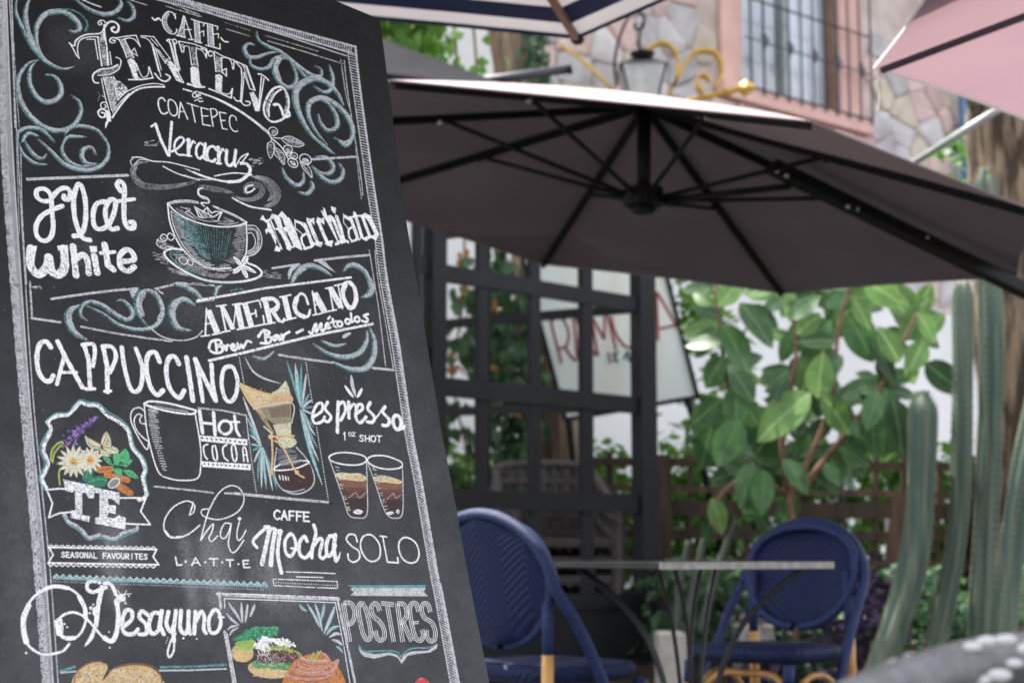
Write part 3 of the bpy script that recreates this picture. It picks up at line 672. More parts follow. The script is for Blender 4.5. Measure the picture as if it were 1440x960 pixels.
def ribbon(pts, w, t, name, mt, par):
    p = spl([P(*zg(*c), GY) for c in pts], 5); m = MB()
    vs = []
    for i, q_ in enumerate(p):
        d = (p[min(i+1, len(p)-1)]-p[max(i-1, 0)]).normalized(); nn = d.cross(Vector((0, 1, 0))).normalized()
        for sy, sn in ((-1, -1), (1, -1), (1, 1), (-1, 1)): vs.append(q_+Vector((0, sy*w/2, 0))+nn*sn*t/2)
    n = len(p); m.add(vs, [(i*4+j, i*4+(j+1) % 4, i*4+4+(j+1) % 4, i*4+4+j) for i in range(n-1) for j in range(4)]+[(0, 1, 2, 3), (n*4-1, n*4-2, n*4-3, n*4-4)])
    m.build(name, mt, par, smooth=False)
ribbon([(690, 740), (740, 650), (780, 560), (790, 450), (760, 370), (700, 320), (630, 325), (570, 370), (540, 440), (555, 500), (610, 530), (655, 500), (655, 460), (635, 450)], .09, .02, 'scroll', M_gold, gbk)
ribbon([(740, 640), (790, 570), (830, 480), (890, 400), (960, 370), (1040, 380), (1095, 440), (1105, 530), (1080, 600), (1050, 640)], .09, .02, 'scroll', M_gold, gbk)
ribbon([(965, 670), (935, 640), (925, 590), (950, 550), (1000, 560), (1010, 590)], .09, .02, 'scroll', M_gold, gbk)
MB().tube([P(*zg(-60, 330), 11.4), P(*zg(60, 410), 11.3), P(*zg(200, 530), 11.15), P(*zg(375, 715), 11.05)], .013, 8).build('brace', M_gold, gbk, smooth=True)
ln = empty('wall_lantern', P(*zg(540, 720), 10.9), 'black iron lantern with white glass hanging beside the gold scrolls', 'lantern')
def LP_(x, y, dy=0): return P(*zg(x, y), 10.9+dy)
lc = LP_(530, 395); body = MB()
w1, w2 = .30*.62, .17
top_z, bot_z = LP_(530, 500).z, LP_(530, 740).z
tp4 = [Vector((lc.x+sx*.155, 10.9+sy*.14, top_z)) for sx, sy in ((-1, -1), (1, -1), (1, 1), (-1, 1))]
bt4 = [Vector((lc.x+sx*.10, 10.9+sy*.09, bot_z)) for sx, sy in ((-1, -1), (1, -1), (1, 1), (-1, 1))]
for i in range(4):
    j = (i+1) % 4; m = MB(); m.add([tp4[i], tp4[j], bt4[j], bt4[i]], [(0, 1, 2, 3)]); m.build('pane', M_lampglass, ln)
    MB().bar(tp4[i], bt4[i], .014, .014).build('corner_bar', M_frame, ln)
m = MB(); apx2 = Vector((lc.x, 10.9, LP_(530, 395).z)); m.add([v+Vector(((v.x-lc.x)*.08, (v.y-10.9)*.08, 0)) for v in tp4]+[apx2], [(0, 1, 4), (1, 2, 4), (2, 3, 4), (3, 0, 4), (3, 2, 1, 0)]); m.build('cap', M_frame, ln)
m = MB(); m.tube([apx2+Vector((0, 0, -.03)), apx2+Vector((0, 0, .01)), apx2+Vector((0, 0, .03))], [.07, .09, .03], 12); m.build('finial', M_frame, ln)
MB().tube(spl([LP_(510, 380), LP_(510, 260), LP_(525, 190), LP_(545, 140), LP_(520, 95), LP_(470, 90), LP_(430, 130), LP_(390, 210), LP_(350, 330), LP_(330, 480), LP_(350, 620)], 5), .011, 6).build('hook', M_frame, ln, smooth=True)
MB().tube(spl([LP_(545, 140), LP_(535, 200), LP_(490, 215), LP_(475, 180), LP_(495, 165)], 5), .010, 6).build('curl', M_frame, ln, smooth=True)

# ================================================================ BLUE BISTRO CHAIRS
def chevron_mat():
    m = bpy.data.materials.new('navy_chevron_weave'); m.use_nodes = True; n = m.node_tree; N = n.nodes; L = n.links
    b = N['Principled BSDF']; b.inputs['Roughness'].default_value = .6; b.inputs['Specular IOR Level'].default_value = .22
    tc = N.new('ShaderNodeTexCoord'); sp = N.new('ShaderNodeSeparateXYZ'); L.new(tc.outputs['Object'], sp.inputs[0])
    ab = N.new('ShaderNodeMath'); ab.operation = 'PINGPONG'; ab.inputs[1].default_value = .075; L.new(sp.outputs[0], ab.inputs[0])
    ad = N.new('ShaderNodeMath'); ad.operation = 'MULTIPLY_ADD'; ad.inputs[1].default_value = .8; L.new(ab.outputs[0], ad.inputs[0])
    yz = N.new('ShaderNodeMath'); yz.operation = 'ADD'; L.new(sp.outputs[1], yz.inputs[0]); L.new(sp.outputs[2], yz.inputs[1])
    L.new(yz.outputs[0], ad.inputs[2])
    fr_ = N.new('ShaderNodeMath'); fr_.operation = 'PINGPONG'; fr_.inputs[1].default_value = .008; L.new(ad.outputs[0], fr_.inputs[0])
    ml = N.new('ShaderNodeMath'); ml.operation = 'MULTIPLY'; ml.inputs[1].default_value = 125; L.new(fr_.outputs[0], ml.inputs[0])
    rp = N.new('ShaderNodeValToRGB'); rp.color_ramp.elements[0].color = (.002, .005, .024, 1); rp.color_ramp.elements[1].color = (.011, .024, .088, 1)
    L.new(ml.outputs[0], rp.inputs[0]); L.new(rp.outputs[0], b.inputs['Base Color'])
    bp = N.new('ShaderNodeBump'); bp.inputs['Strength'].default_value = .8; bp.inputs['Distance'].default_value = .003; L.new(ml.outputs[0], bp.inputs['Height']); L.new(bp.outputs[0], b.inputs['Normal'])
    return m
M_chev = chevron_mat()
def bistro():
    root = empty('bistro_chair', (0, 0, 0), 'x', 'chair', 'navy rattan bistro chairs at the table')
    # local: +y forward, seat centre at origin
    m = MB(); K = 20; vs = []
    def outl(t, f, z): 
        a = 2*math.pi*t; x = math.cos(a); y = math.sin(a); e = .62
        return Vector((math.copysign(abs(x)**e, x)*.225*f, math.copysign(abs(y)**e, y)*.21*f, z))
    for f, z in ((.86, .405), (.97, .415), (1, .435), (.96, .452), (.8, .456), (.4, .450)):
        vs += [outl(k/K, f, z) for k in range(K)]
    fs = [(r*K+k, r*K+(k+1) % K, (r+1)*K+(k+1) % K, (r+1)*K+k) for r in range(5) for k in range(K)]+[tuple(reversed(range(K))), tuple(5*K+k for k in range(K))]
    m.add(vs, fs); m.v = [v+Vector((0, 0, .030)) for v in m.v]; m.build('seat', M_chev, root, smooth=True)
    # woven oval panel, slightly dished and reclined
    def bp(u, v):                    # u -1..1 across, v 0..1 up
        hw = .205*math.sqrt(max(0, 1-abs((v-.6)/(.601 if v < .6 else .401))**2.3))
        return Vector((u*hw, -.195-.07*v-.035*(1-u*u)+.02, .535+.335*v))
    m = MB(); nu, nv = 10, 22; vs = [bp(-1+2*i/nu, .5-.5*math.cos(math.pi*j/nv)) for j in range(nv+1) for i in range(nu+1)]; n0 = len(vs)
    vs += [v+Vector((0, -.012, 0)) for v in vs]
    q = [(j*(nu+1)+i, j*(nu+1)+i+1, (j+1)*(nu+1)+i+1, (j+1)*(nu+1)+i) for j in range(nv) for i in range(nu)]
    m.add(vs, q+[tuple(reversed([a+n0 for a in f])) for f in q]); m.build('woven_back', M_chev, root, smooth=True)
    rim_ = [bp(-1, .5-.5*math.cos(math.pi*j/20)) for j in range(21)]+[bp(1, .5+.5*math.cos(math.pi*j/20)) for j in range(1, 21)]
    MB().tube(rim_, .015, 8, cap=False).build('back_rim', M_navy, root, smooth=True)
    # outer arch sweeping forward to the floor
    ar = []
    for k in range(17):
        a = math.pi*k/16; ar.append(Vector((-math.cos(a)*.235, -.225-.05*math.sin(a)+.0, .685+.20*math.sin(a))))
    left = [Vector((-.255, .10, .0)), Vector((-.252, .04, .2)), Vector((-.25, -.06, .45)), Vector((-.243, -.17, .62))]
    right = [Vector((-p.x, p.y, p.z)) for p in reversed(left)]
    MB().tube(spl(left+ar+right, 2), .0165, 10).build('arch', M_navy, root, smooth=True)
    for s in (-1, 1):
        MB().tube([(s*.18, -.20, .72), (s*.185, -.20, .60), (s*.187, -.203, .515)], .0155, 10).build('rear_post', M_navy, root, smooth=True)
        MB().tube([(s*.187, -.203, .515), (s*.188, -.205, .42), (s*.195, -.23, 0)], .0165, 10).build('leg', M_bamboo, root, smooth=True)
        MB().tube([(s*.187, .17, .435), (s*.188, .175, .365)], .019, 10).build('leg_wrap', M_navy, root, smooth=True)
        MB().tube([(s*.188, .175, .365), (s*.20, .195, 0)], .0165, 10).build('leg', M_bamboo, root, smooth=True)
        MB().tube(spl([(s*.187, .17, .22), (s*.17, .14, .33), (s*.10, .12, .395), (0, .12, .40)], 4), .011, 8).build('brace', M_bamboo, root, smooth=True)
        MB().tube(spl([(s*.19, -.21, .22), (s*.185, -.1, .36), (s*.18, 0, .395), (s*.185, .10, .36), (s*.19, .18, .22)], 4), .011, 8).build('brace', M_bamboo, root, smooth=True)
    MB().tube([(-.19, -.21, .2), (.19, -.21, .2)], .011, 8).build('brace', M_bamboo, root, smooth=True)
    return root
c1_ = bistro(); c2_ = copy_tree(c1_)
c1_['label'] = 'navy woven bistro chair seen from behind, next to the chalkboard edge'
c2_['label'] = 'navy woven bistro chair facing the viewer beyond the table'
c1_.location = (.10, 4.55, .0); c1_.rotation_euler = (0, 0, R_(-44))
c2_.location = (P(1085, 775, 5.3).x-.02, 5.3, 0); c2_.rotation_euler = (0, 0, R_(138))

# ================================================================ TABLE
tb = empty('bistro_table', (.5, 4.6, 0), 'square stone topped table on thin curved iron legs between the blue chairs', 'table')
p1 = Vector((.378, 4.12, .75)); d1 = Vector((.88, .47, 0)).normalized(); d2 = Vector((-.47, .88, 0)).normalized(); Lt = .56
cs4 = [p1, p1+d1*Lt, p1+(d1+d2)*Lt, p1+d2*Lt]; cc = sum(cs4, Vector())/4; tb.location = (cc.x, cc.y, 0)
def box4(c4, z0, z1): 
    m = MB(); m.add([Vector((v.x, v.y, z0)) for v in c4]+[Vector((v.x, v.y, z1)) for v in c4], [(3, 2, 1, 0), (4, 5, 6, 7), (0, 1, 5, 4), (1, 2, 6, 5), (2, 3, 7, 6), (3, 0, 4, 7)]); return m
box4([cc+(v-cc)*.985 for v in cs4], .740, .757).build('tabletop', M_slate, tb, bevel=.002)
for i in range(1):
    a, b = cs4[i], cs4[(i+1) % 4]
    MB().bar(Vector((a.x, a.y, .7485)), Vector((b.x, b.y, .7485)), .008, .018).build('lit_edge_band', M_litedge, tb)  # pale strip on one edge only, the brighter light there put into colour
for i, v in enumerate(cs4):
    o_ = Vector((v.x-cc.x, v.y-cc.y, 0)); t_ = Vector((-o_.y, o_.x, 0)).normalized()*.022
    for s in (-1, 1):
        MB().tube(spl([cc*Vector((1, 1, 0)).x*0+Vector((cc.x, cc.y, 0))+o_*f+t_*s*g2+Vector((0, 0, z)) for f, z, g2 in ((.80, .738, 1), (.60, .68, 1), (.36, .58, .9), (.20, .44, .7), (.14, .28, .6), (.25, .13, .8), (.7, .0, 1.2))], 4), .006, 6).build('leg_rod', M_lead, tb, smooth=True)
MB().tube([Vector((cc.x+math.cos(a)*.09, cc.y+math.sin(a)*.09, .33)) for a in [k*math.pi/8 for k in range(17)]], .006, 6, cap=False).build('ring', M_lead, tb, smooth=True)

# ================================================================ NEAR CHAIR (out of focus, lower right)
nc = empty('near_chair', (.36, 1.0, 0), 'close blurred woven chair back with white weave flecks in the lower right corner', 'chair')
def nP(px, py, Y): return P(px, py, Y)
top = [(1185, 1000), (1240, 976), (1300, 954), (1360, 936), (1420, 926), (1500, 922), (1580, 950), (1660, 990)]
MB().tube(spl([P(x, y, .98+.0004*(x-1400)) for x, y in top], 5), .0155, 14).build('top_roll', M_wgrey, nc, smooth=True)
for x, y in ((1233, 957), (1262, 940), (1298, 955), (1333, 943), (1352, 928), (1368, 915), (1388, 907), (1427, 938), (1405, 955), (1445, 918), (1282, 930), (1462, 905), (1380, 962), (1470, 950), (1490, 925), (1318, 925), (1345, 960), (1415, 905), (1248, 950)):
    MB().ball(P(x, y-6, .950), .0056*random.uniform(.7, 1.1), 10, 6, (1.3, .45, .65)).build('weave_fleck', M_wwhite, nc, smooth=True)
A_, B_ = P(1215, 1000, .99), P(1640, 990, .99); m = MB(); K = 16; vs = []
for j in range(7):
    for i in range(K+1):
        t = i/K; p = A_.lerp(B_, t); vs.append(Vector((p.x, p.y+.05*math.sin(math.pi*t)-.02, (.70+.012*math.sin(math.pi*t))*(1-j/6)+.44*j/6)))
m.add(vs, [(j*(K+1)+i, j*(K+1)+i+1, (j+1)*(K+1)+i+1, (j+1)*(K+1)+i) for j in range(6) for i in range(K)]); m.build('backrest', M_wgrey, nc, smooth=True)
cc_ = (A_+B_)/2
MB().box((cc_.x, cc_.y-.2, .44), (.42, .42, .03)).build('seat', M_wgrey, nc, bevel=.01)
for sx in (-1, 1):
    for yy in (-.38, -.01): MB().tube([(cc_.x+sx*.18, cc_.y+yy, .43), (cc_.x+sx*.20, cc_.y+yy*1.05, 0)], .014, 8).build('leg', M_wgrey, nc)
# ================================================================ CHALKBOARD
BU = Vector((-.16831457, .25837635, .95126856)); BH = Vector((.80691075, .59067337, 0)).normalized()
BU = (BU-BH*BU.dot(BH)).normalized(); BN = BH.cross(BU).normalized()
if BN.y > 0: BN = -BN
BO = P(534, 27, 2.28)
def bp2(px, py):
    p = on_plane(px, py, BO, BN)-BO; return p.dot(BH), p.dot(BU)
edge = [(534, 27), (548, 132), (568, 292), (584, 385), (600, 480), (621, 608), (637, 690), (659, 812), (688, 959)]
ed = [bp2(*e) for e in edge]
A0, A1 = bp2(-60, 480)[0]-.05, max(e[0] for e in ed)+.02
B0, B1 = bp2(300, 985)[1], .04
edge_b = list(edge)
EB0 = bp2(700, 1010)
# board outline in board coordinates (a right, b up); the sheet is slightly bowed at its right edge
top_l = bp2(468, 0); slope = (0-top_l[1])/(0-top_l[0]) if top_l[0] else 0
aL = bp2(-45, 300)[0]; bBot = -1.60
outline = [(aL, slope*aL*0+top_l[1]+(aL-top_l[0])*slope)]+[(top_l[0], top_l[1])]+ed
lastd = ((ed[-1][0]-ed[-3][0])/(ed[-1][1]-ed[-3][1]))
outline += [(ed[-1][0]+(bBot-ed[-1][1])*lastd*.5, bBot), (aL, bBot)]
SC = 2350.0; B_LO = bp2(640, 985)[1]-.02; A_LO = min(bp2(-10, 0)[0], bp2(-10, 960)[0]); A_HI = max(e[0] for e in ed)+.01; B_HI = bp2(0, -5)[1] if bp2(0, -5)[1] > .05 else .05
B_HI = max(B_HI, outline[0][1])+.01
TW, TH = int((A_HI-A_LO)*SC), int((B_HI-B_LO)*SC)
rng = np.random.default_rng(3)
def vnoise(step, h=TH, w=TW):
    gh, gw = int(h/step)+2, int(w/step)+2; g_ = rng.random((gh, gw)).astype(np.float32)
    y = np.arange(h)/step; x = np.arange(w)/step; yi = y.astype(int); xi = x.astype(int); fy = (y-yi)[:, None]; fx = (x-xi)[None, :]
    fy = fy*fy*(3-2*fy); fx = fx*fx*(3-2*fx)
    a = g_[yi][:, xi]; b = g_[yi][:, xi+1]; c = g_[yi+1][:, xi]; d = g_[yi+1][:, xi+1]
    return ((a*(1-fx)+b*fx)*(1-fy)+(c*(1-fx)+d*fx)*fy).astype(np.float32)
GR = .62*vnoise(1.25)+.28*vnoise(2.8)+.15*vnoise(9)          # chalk tooth
GR = (GR-GR.mean())/GR.std()
CL = .5*vnoise(90)+.3*vnoise(30)+.2*vnoise(12)
IMG = np.zeros((TH, TW, 3), np.float32)
base = np.array([.0105, .0105, .0115], np.float32)
dust = np.clip(CL-.45, 0, 1)*.010+np.clip(GR-1.6, 0, 1)*.010+.002*GR
dust_sheen = np.clip((np.arange(TH)[::-1]/TH)[:, None]*(.75+.5*CL), 0, 1.2)**1.7*.046   # chalk dust with the board's sheen painted in, paler low on the board
IMG[:] = base+(dust+dust_sheen)[..., None]*np.array([1, 1, 1.04], np.float32)
OC = np.array([0, 0, CAMZ]); NN = np.array(BN); OO = np.array(BO); HH = np.array(BH); UU = np.array(BU)
def tx(pts):
    p = np.asarray(pts, float); x = (p[:, 0]-720)/FPX; u = (480-p[:, 1])/FPX
    r = np.stack([x, CP-u*SP, SP+u*CP], -1); t = ((OO-OC)@NN)/(r@NN); w = OC+r*t[:, None]-OO
    return np.stack([(w@HH-A_LO)*SC, (w@UU-B_LO)*SC], -1)
def tsc(p):                          # texels per photo pixel near p (vertical)
    q = tx([p, (p[0], p[1]+1)]); return abs(q[1, 1]-q[0, 1])
COLS = {'W': (.86, .85, .84), 'G': (.56, .555, .565), 'T': (.13, .33, .33), 'K': (.016, .016, .018), 'C': (.30, .50, .49), 'H': (.25, .25, .26),
 'O': (.55, .20, .06), 'Y': (.66, .45, .22), 'N': (.22, .10, .06), 'D': (.05, .028, .026), 'B': (.12, .055, .045), 'P': (.20, .10, .33), 'L': (.10, .42, .17), 'M': (.04, .20, .12),
 'V': (.36, .42, .10), 'I': (.62, .58, .40), 'J': (.60, .42, .20), 'Q': (.28, .25, .16), 'R': (.62, .06, .07), 'S': (.55, .26, .20), 'F': (.30, .50, .12), 'A': (.42, .30, .30)}
def put(y0, y1, x0, x1, m, col, dens, alpha=1.0):
    g_ = GR[y0:y1, x0:x1]; k = np.clip((g_+ (dens-.5)*4.2)*.8+.5, 0, 1)
    a = (m*k*alpha)[..., None]; c = np.array(COLS[col] if isinstance(col, str) else col, np.float32)*(1+.10*g_[..., None])
    IMG[y0:y1, x0:x1] = IMG[y0:y1, x0:x1]*(1-a)+c*a
def dense(p, r):
    out = [p[0]]; ro = [r[0]]
    for i in range(len(p)-1):
        L = np.hypot(*(p[i+1]-p[i])); n = max(1, int(L/max(.9, .35*min(r[i], r[i+1]))))
        for k in range(1, n+1): t = k/n; out.append(p[i]+(p[i+1]-p[i])*t); ro.append(r[i]+(r[i+1]-r[i])*t)
    return np.array(out), np.array(ro)
def npspl(p, n=8):
    p = np.asarray(p, float); out = []
    if len(p) < 3: return p
    cl = np.allclose(p[0], p[-1])
    for i in range(len(p)-1):
        p0 = p[i-1] if i else (p[-2] if cl else p[0]); p1, p2 = p[i], p[i+1]; p3 = p[i+2] if i+2 < len(p) else (p[1] if cl else p[-1])
        for k in range(n): t = k/n; out.append(.5*((2*p1)+(p2-p0)*t+(2*p0-5*p1+4*p2-p3)*t*t+(3*p1-p0-3*p2+p3)*t**3))
    return np.array(out+[p[-1]])
def stroke(pts, w, col, dens=.9, alpha=1.0, soft=.6, taper=0, wob=.06):
    """pts and w in photo pixels"""
    q = tx(pts); s = tsc(pts[len(pts)//2]); n = len(q); r = np.full(n, w*s/2)
    t = np.linspace(0, 1, n)
    if taper == 1: r = r*np.clip(np.sin(np.pi*np.clip(t, .02, .98))**.75, .16, 1)
    if taper == 2: r = r*np.clip(np.sin(np.pi*np.clip(t, .0, 1)**.6)**.8, .08, 1)
    q, r = dense(q, r)
    if wob: r = r*(1+wob*np.sin(np.cumsum(rng.random(len(r)))*.9))
    R = r.max()+soft*2+1; x0, y0 = np.floor(q.min(0)-R).astype(int); x1, y1 = np.ceil(q.max(0)+R).astype(int)
    x0, y0, x1, y1 = max(x0, 0), max(y0, 0), min(x1, TW), min(y1, TH)
    if x1 <= x0 or y1 <= y0: return
    m = np.zeros((y1-y0, x1-x0), np.float32)
    for (x, y), rr in zip(q, r):
        e = rr+soft*2; a0, a1 = max(int(x-e), x0), min(int(x+e)+2, x1); b0, b1 = max(int(y-e), y0), min(int(y+e)+2, y1)
        if a1 <= a0 or b1 <= b0: continue
        X = np.arange(a0, a1)-x; Y = np.arange(b0, b1)-y; d = np.sqrt(X[None, :]**2+Y[:, None]**2)
        v = np.clip((rr-d)/(2*soft)+.5, 0, 1); sub = m[b0-y0:b1-y0, a0-x0:a1-x0]; np.maximum(sub, v, out=sub)
    put(y0, y1, x0, x1, m, col, dens, alpha)
def fill(pts, col, dens=.9, alpha=1.0):
    q = tx(pts); x0, y0 = np.floor(q.min(0)-1).astype(int); x1, y1 = np.ceil(q.max(0)+2).astype(int)
    x0, y0, x1, y1 = max(x0, 0), max(y0, 0), min(x1, TW), min(y1, TH)
    if x1 <= x0 or y1 <= y0: return
    acc = np.zeros((y1-y0, x1-x0), np.float32)
    for oy in (.25, .75):
        Y = np.arange(y0, y1)+oy
        cross = [[] for _ in Y]
        for i in range(len(q)):
            a, b = q[i], q[(i+1) % len(q)]
            if a[1] == b[1]: continue
            lo, hi = (a, b) if a[1] < b[1] else (b, a); k0 = max(0, int(math.ceil(lo[1]-oy))-y0); k1 = min(len(Y)-1, int(math.ceil(hi[1]-oy))-y0-1)
            for k in range(k0, k1+1): cross[k].append(lo[0]+(hi[0]-lo[0])*(Y[k]-lo[1])/(hi[1]-lo[1]))
        X = np.arange(x0, x1)
        for k, c in enumerate(cross):
            c.sort()
            for j in range(0, len(c)-1, 2): acc[k] += np.clip(np.minimum(c[j+1], X+1)-np.maximum(c[j], X), 0, 1)*.5
    put(y0, y1, x0, x1, np.clip(acc, 0, 1), col, dens, alpha)
def blur_patch(x0, y0, x1, y1, col, alpha):      # soft chalk dust patch, photo pixels
    q = tx([(x0, y0), (x1, y0), (x1, y1), (x0, y1)]); a0, b0 = q.min(0).astype(int); a1, b1 = q.max(0).astype(int)
    a0, b0, a1, b1 = max(a0, 0), max(b0, 0), min(a1, TW), min(b1, TH)
    if a1 <= a0 or b1 <= b0: return
    X = np.linspace(-1, 1, a1-a0)[None, :]; Y = np.linspace(-1, 1, b1-b0)[:, None]
    m = np.clip(1-X**2, 0, 1)**1.5*np.clip(1-Y**2, 0, 1)**1.2*(.6+.8*CL[b0:b1, a0:a1]); put(b0, b1, a0, a1, m.astype(np.float32), col, .7, alpha)

FONT = {'A': [[(0, 0), (.5, 1), (1, 0)], [(.2, .38), (.8, .38)]], 'C': [[(1, .85), (.55, 1), (.1, .75), (.05, .3), (.5, 0), (1, .15)]], 'E': [[(.95, 1), (.05, 1), (.05, 0), (1, 0)], [(.05, .52), (.8, .52)]],
 'F': [[(1, 1), (.1, 1), (.1, 0)], [(.1, .52), (.8, .52)]], 'H': [[(.05, 1), (.05, 0)], [(.95, 1), (.95, 0)], [(.05, .5), (.95, .5)]], 'I': [[(.5, 1), (.5, 0)]], 'L': [[(.1, 1), (.1, 0), (1, 0)]],
 'N': [[(.05, 0), (.05, 1), (.95, 0), (.95, 1)]], 'O': [[(.5, 1), (.05, .75), (.05, .25), (.5, 0), (.95, .25), (.95, .75), (.5, 1)]], 'R': [[(.05, 0), (.05, 1), (.8, .95), (.85, .6), (.1, .5), (.95, 0)]],
 'S': [[(.95, .85), (.5, 1), (.1, .78), (.5, .52), (.9, .25), (.5, 0), (.05, .15)]], 'T': [[(0, 1), (1, 1)], [(.5, 1), (.5, 0)]], 'U': [[(.05, 1), (.05, .25), (.5, 0), (.95, .25), (.95, 1)]],
 'V': [[(0, 1), (.5, 0), (1, 1)]], '1': [[(.2, .8), (.55, 1), (.55, 0)]], 'Z': [[(0, 1), (1, 1), (0, 0), (1, 0)]], ' ': []}
def text(s_, x0, y0, x1, y1, h, w, col='W', gap=.3, lean=0):
    n = len(s_); d = np.array([x1-x0, y1-y0])/n
    for i, c in enumerate(s_):
        o = np.array([x0, y0])+d*i; wd = d*(1-gap)
        for L in FONT[c]:
            pts = [o+wd*px_+np.array([-lean*py_, -h*py_]) for px_, py_ in L]
            if c in 'COSU': pts = npspl(pts, 5)
            stroke(np.array(pts), w, col)
def chalk(script):
    ox = oy = 0; k = 1
    for raw in script.strip().split('\n'):
        for ln in raw.split(';'):
            f = ln.split()
            if not f: continue
            c = f[0]
            if c == 'w': f[1] = 'G'+f[1]
            if c == '@': ox, oy, k = float(f[1]), float(f[2]), float(f[3]); continue
            col = f[1][0]; w = float(f[1][1:] or 1)/k; dens = .9; al = 1.0; rest = f[2:]
            while rest and '=' in rest[0]:
                kk, v = rest[0].split('=')
                if kk == 'd': dens = float(v)
                if kk == 'a': al = float(v)
                rest = rest[1:]
            if c in 'eE': 
                cx, cy, rx, ry = [float(v) for v in rest[0].split(',')[:4]]; ro = math.radians(float(rest[1])) if len(rest) > 1 else 0
                pts = [(ox+(cx+rx*math.cos(a)*math.cos(ro)-ry*math.sin(a)*math.sin(ro))/k, oy+(cy+rx*math.cos(a)*math.sin(ro)+ry*math.sin(a)*math.cos(ro))/k) for a in np.linspace(0, 2*math.pi, 25)]
                if c == 'E': fill(np.array(pts), col, dens, al)
                else: stroke(np.array(pts), w, col, dens, al)
                continue
            if c in 'hr':
                n = int(rest[0]); rest = rest[1:]
            pts = np.array([[float(v) for v in p.split(',')] for p in rest if ',' in p]); pts = np.array([ox, oy])+pts/k
            if c == 's': stroke(npspl(pts), w, col, dens, al)
            elif c == 'l': stroke(pts, w, col, dens, al)
            elif c == 'k':
                for a, b in zip(pts[:-1], pts[1:]):
                    n_ = np.array([abs(b[1]-a[1]), 0])/max(1e-6, np.hypot(*(b-a))); sl = np.array([w/2/max(.3, n_[0]), -w/2*.22/max(.3, n_[0])]); fill(np.array([a-sl, a+sl, b+sl, b-sl]), col, dens, al)
            elif c == 't': stroke(npspl(pts) if len(pts) > 2 else np.array([pts[0]+(pts[1]-pts[0])*t for t in np.linspace(0, 1, 9)]), w, col, dens, al, taper=1)
            elif c == 'p': fill(pts, col, dens, al)
            elif c == 'b': fill(npspl(np.vstack([pts, pts[:1]])), col, dens, al)
            elif c == 'w':
                q = npspl(pts); stroke(q+np.array([-1.5, 1.2]), w*.98+.8, 'T', .55, .8, 1.2, 1); stroke(q+np.array([.9, .7]), w*.75+.6, 'T', .5, .6, 1.2, 1); stroke(q, w*.74+.2, (.47, .475, .49), .72, 1, .8, 1)
            elif c == 'x':
                q = npspl(pts) if len(pts) > 2 else pts; d = np.gradient(q, axis=0); d /= np.hypot(d[:, 0], d[:, 1])[:, None]+1e-6; nn = np.stack([-d[:, 1], d[:, 0]], -1)
                for o_ in (-1, 0, 1): stroke(q+nn*o_*15/k, w, col, dens, al)
            elif c == 'h':               # n hatch lines between curve A and curve B
                hf = len(pts)//2; A_ = npspl(pts[:hf], 10); B_ = npspl(pts[hf:], 10)
                for i in range(n):
                    t = (i+rng.random()*.8)/n*(len(A_)-1); a = A_[min(int(t), len(A_)-1)]; b = B_[min(int(t), len(B_)-1)]; u0, u1 = rng.random()*.15, 1-rng.random()*.45
                    stroke(np.array([a+(b-a)*u0, a+(b-a)*u1]), w, col, dens*.8, al, taper=0)
            elif c == 'm': 
                q = npspl(pts); nst_ = 6
                for i in range(nst_):
                    o_ = (i-(nst_-1)/2)*w*.9; d = np.gradient(q, axis=0); d /= np.hypot(d[:, 0], d[:, 1])[:, None]+1e-6; nn = np.stack([-d[:, 1], d[:, 0]], -1); e = np.sin(np.linspace(.15, 2.9, len(q)))[:, None]
                    a_, b_ = int(rng.random()*len(q)*.15), len(q)-int(rng.random()*len(q)*.15); stroke((q+nn*o_*e)[a_:b_], w*.24, col, dens*.8, al)
            elif c == 'r':               # n random short hatches inside the quad given by 4 points, direction along first side
                for i in range(n):
                    u, v = rng.random(2); L = .12+.15*rng.random(); f_ = lambda u, v: (pts[0]*(1-u)+pts[1]*u)*(1-v)+(pts[3]*(1-u)+pts[2]*u)*v
                    stroke(np.array([f_(u, v), f_(min(1, u+L), v)]), w, col, dens, al)
            elif c == 'c':               # n crumbs inside the quad
                for i in range(int(f[2 + (len(f[2:])-len(rest))])if False else int(rest[0])):
                    q4 = np.array([[float(v) for v in p.split(',')] for p in rest[1:5]]); q4 = np.array([ox, oy])+q4/k; u, v = rng.random(2); a = (q4[0]*(1-u)+q4[1]*u)*(1-v)+(q4[3]*(1-u)+q4[2]*u)*v
                    stroke(np.array([a, a+rng.normal(size=2)*w*.5]), w*(.5+rng.random()*.8), col, dens, al)
            elif c == 'o':               # dots from first to last point, spacing 2.2 widths
                q = npspl(pts) if len(pts) > 2 else pts; seg = np.hypot(*np.diff(q, axis=0).T); S = np.concatenate([[0], np.cumsum(seg)]); n = int(S[-1]/(w*2.3))
                for i in range(n+1):
                    t = S[-1]*i/max(1, n); p = np.array([np.interp(t, S, q[:, 0]), np.interp(t, S, q[:, 1])]); stroke(np.array([p, p+.01]), w, col, dens, al)

# ---- soft dust and smears first
for a in ((60, 20, 150, 110, .05), (150, 250, 230, 330, .05), (185, 380, 330, 470, .06), (330, 470, 470, 560, .05), (120, 700, 200, 830, .12), (225, 740, 350, 830, .07), (350, 770, 420, 860, .09), (230, 800, 480, 880, .08), (405, 880, 455, 925, .03),
          (270, 380, 420, 520, .06), (430, 690, 560, 960, .05), (0, 600, 60, 960, .05), (300, 560, 420, 700, .04), (100, 300, 140, 400, .05), (500, 400, 640, 900, .03)): blur_patch(*a[:4], 'G', a[4])
for x in (148, 156, 163, 171, 286, 297, 308, 322, 372, 381, 262, 270, 300, 352, 412): blur_patch(x-5, 705+rng.random()*40, x+5, 850+rng.random()*60, 'G', .10)
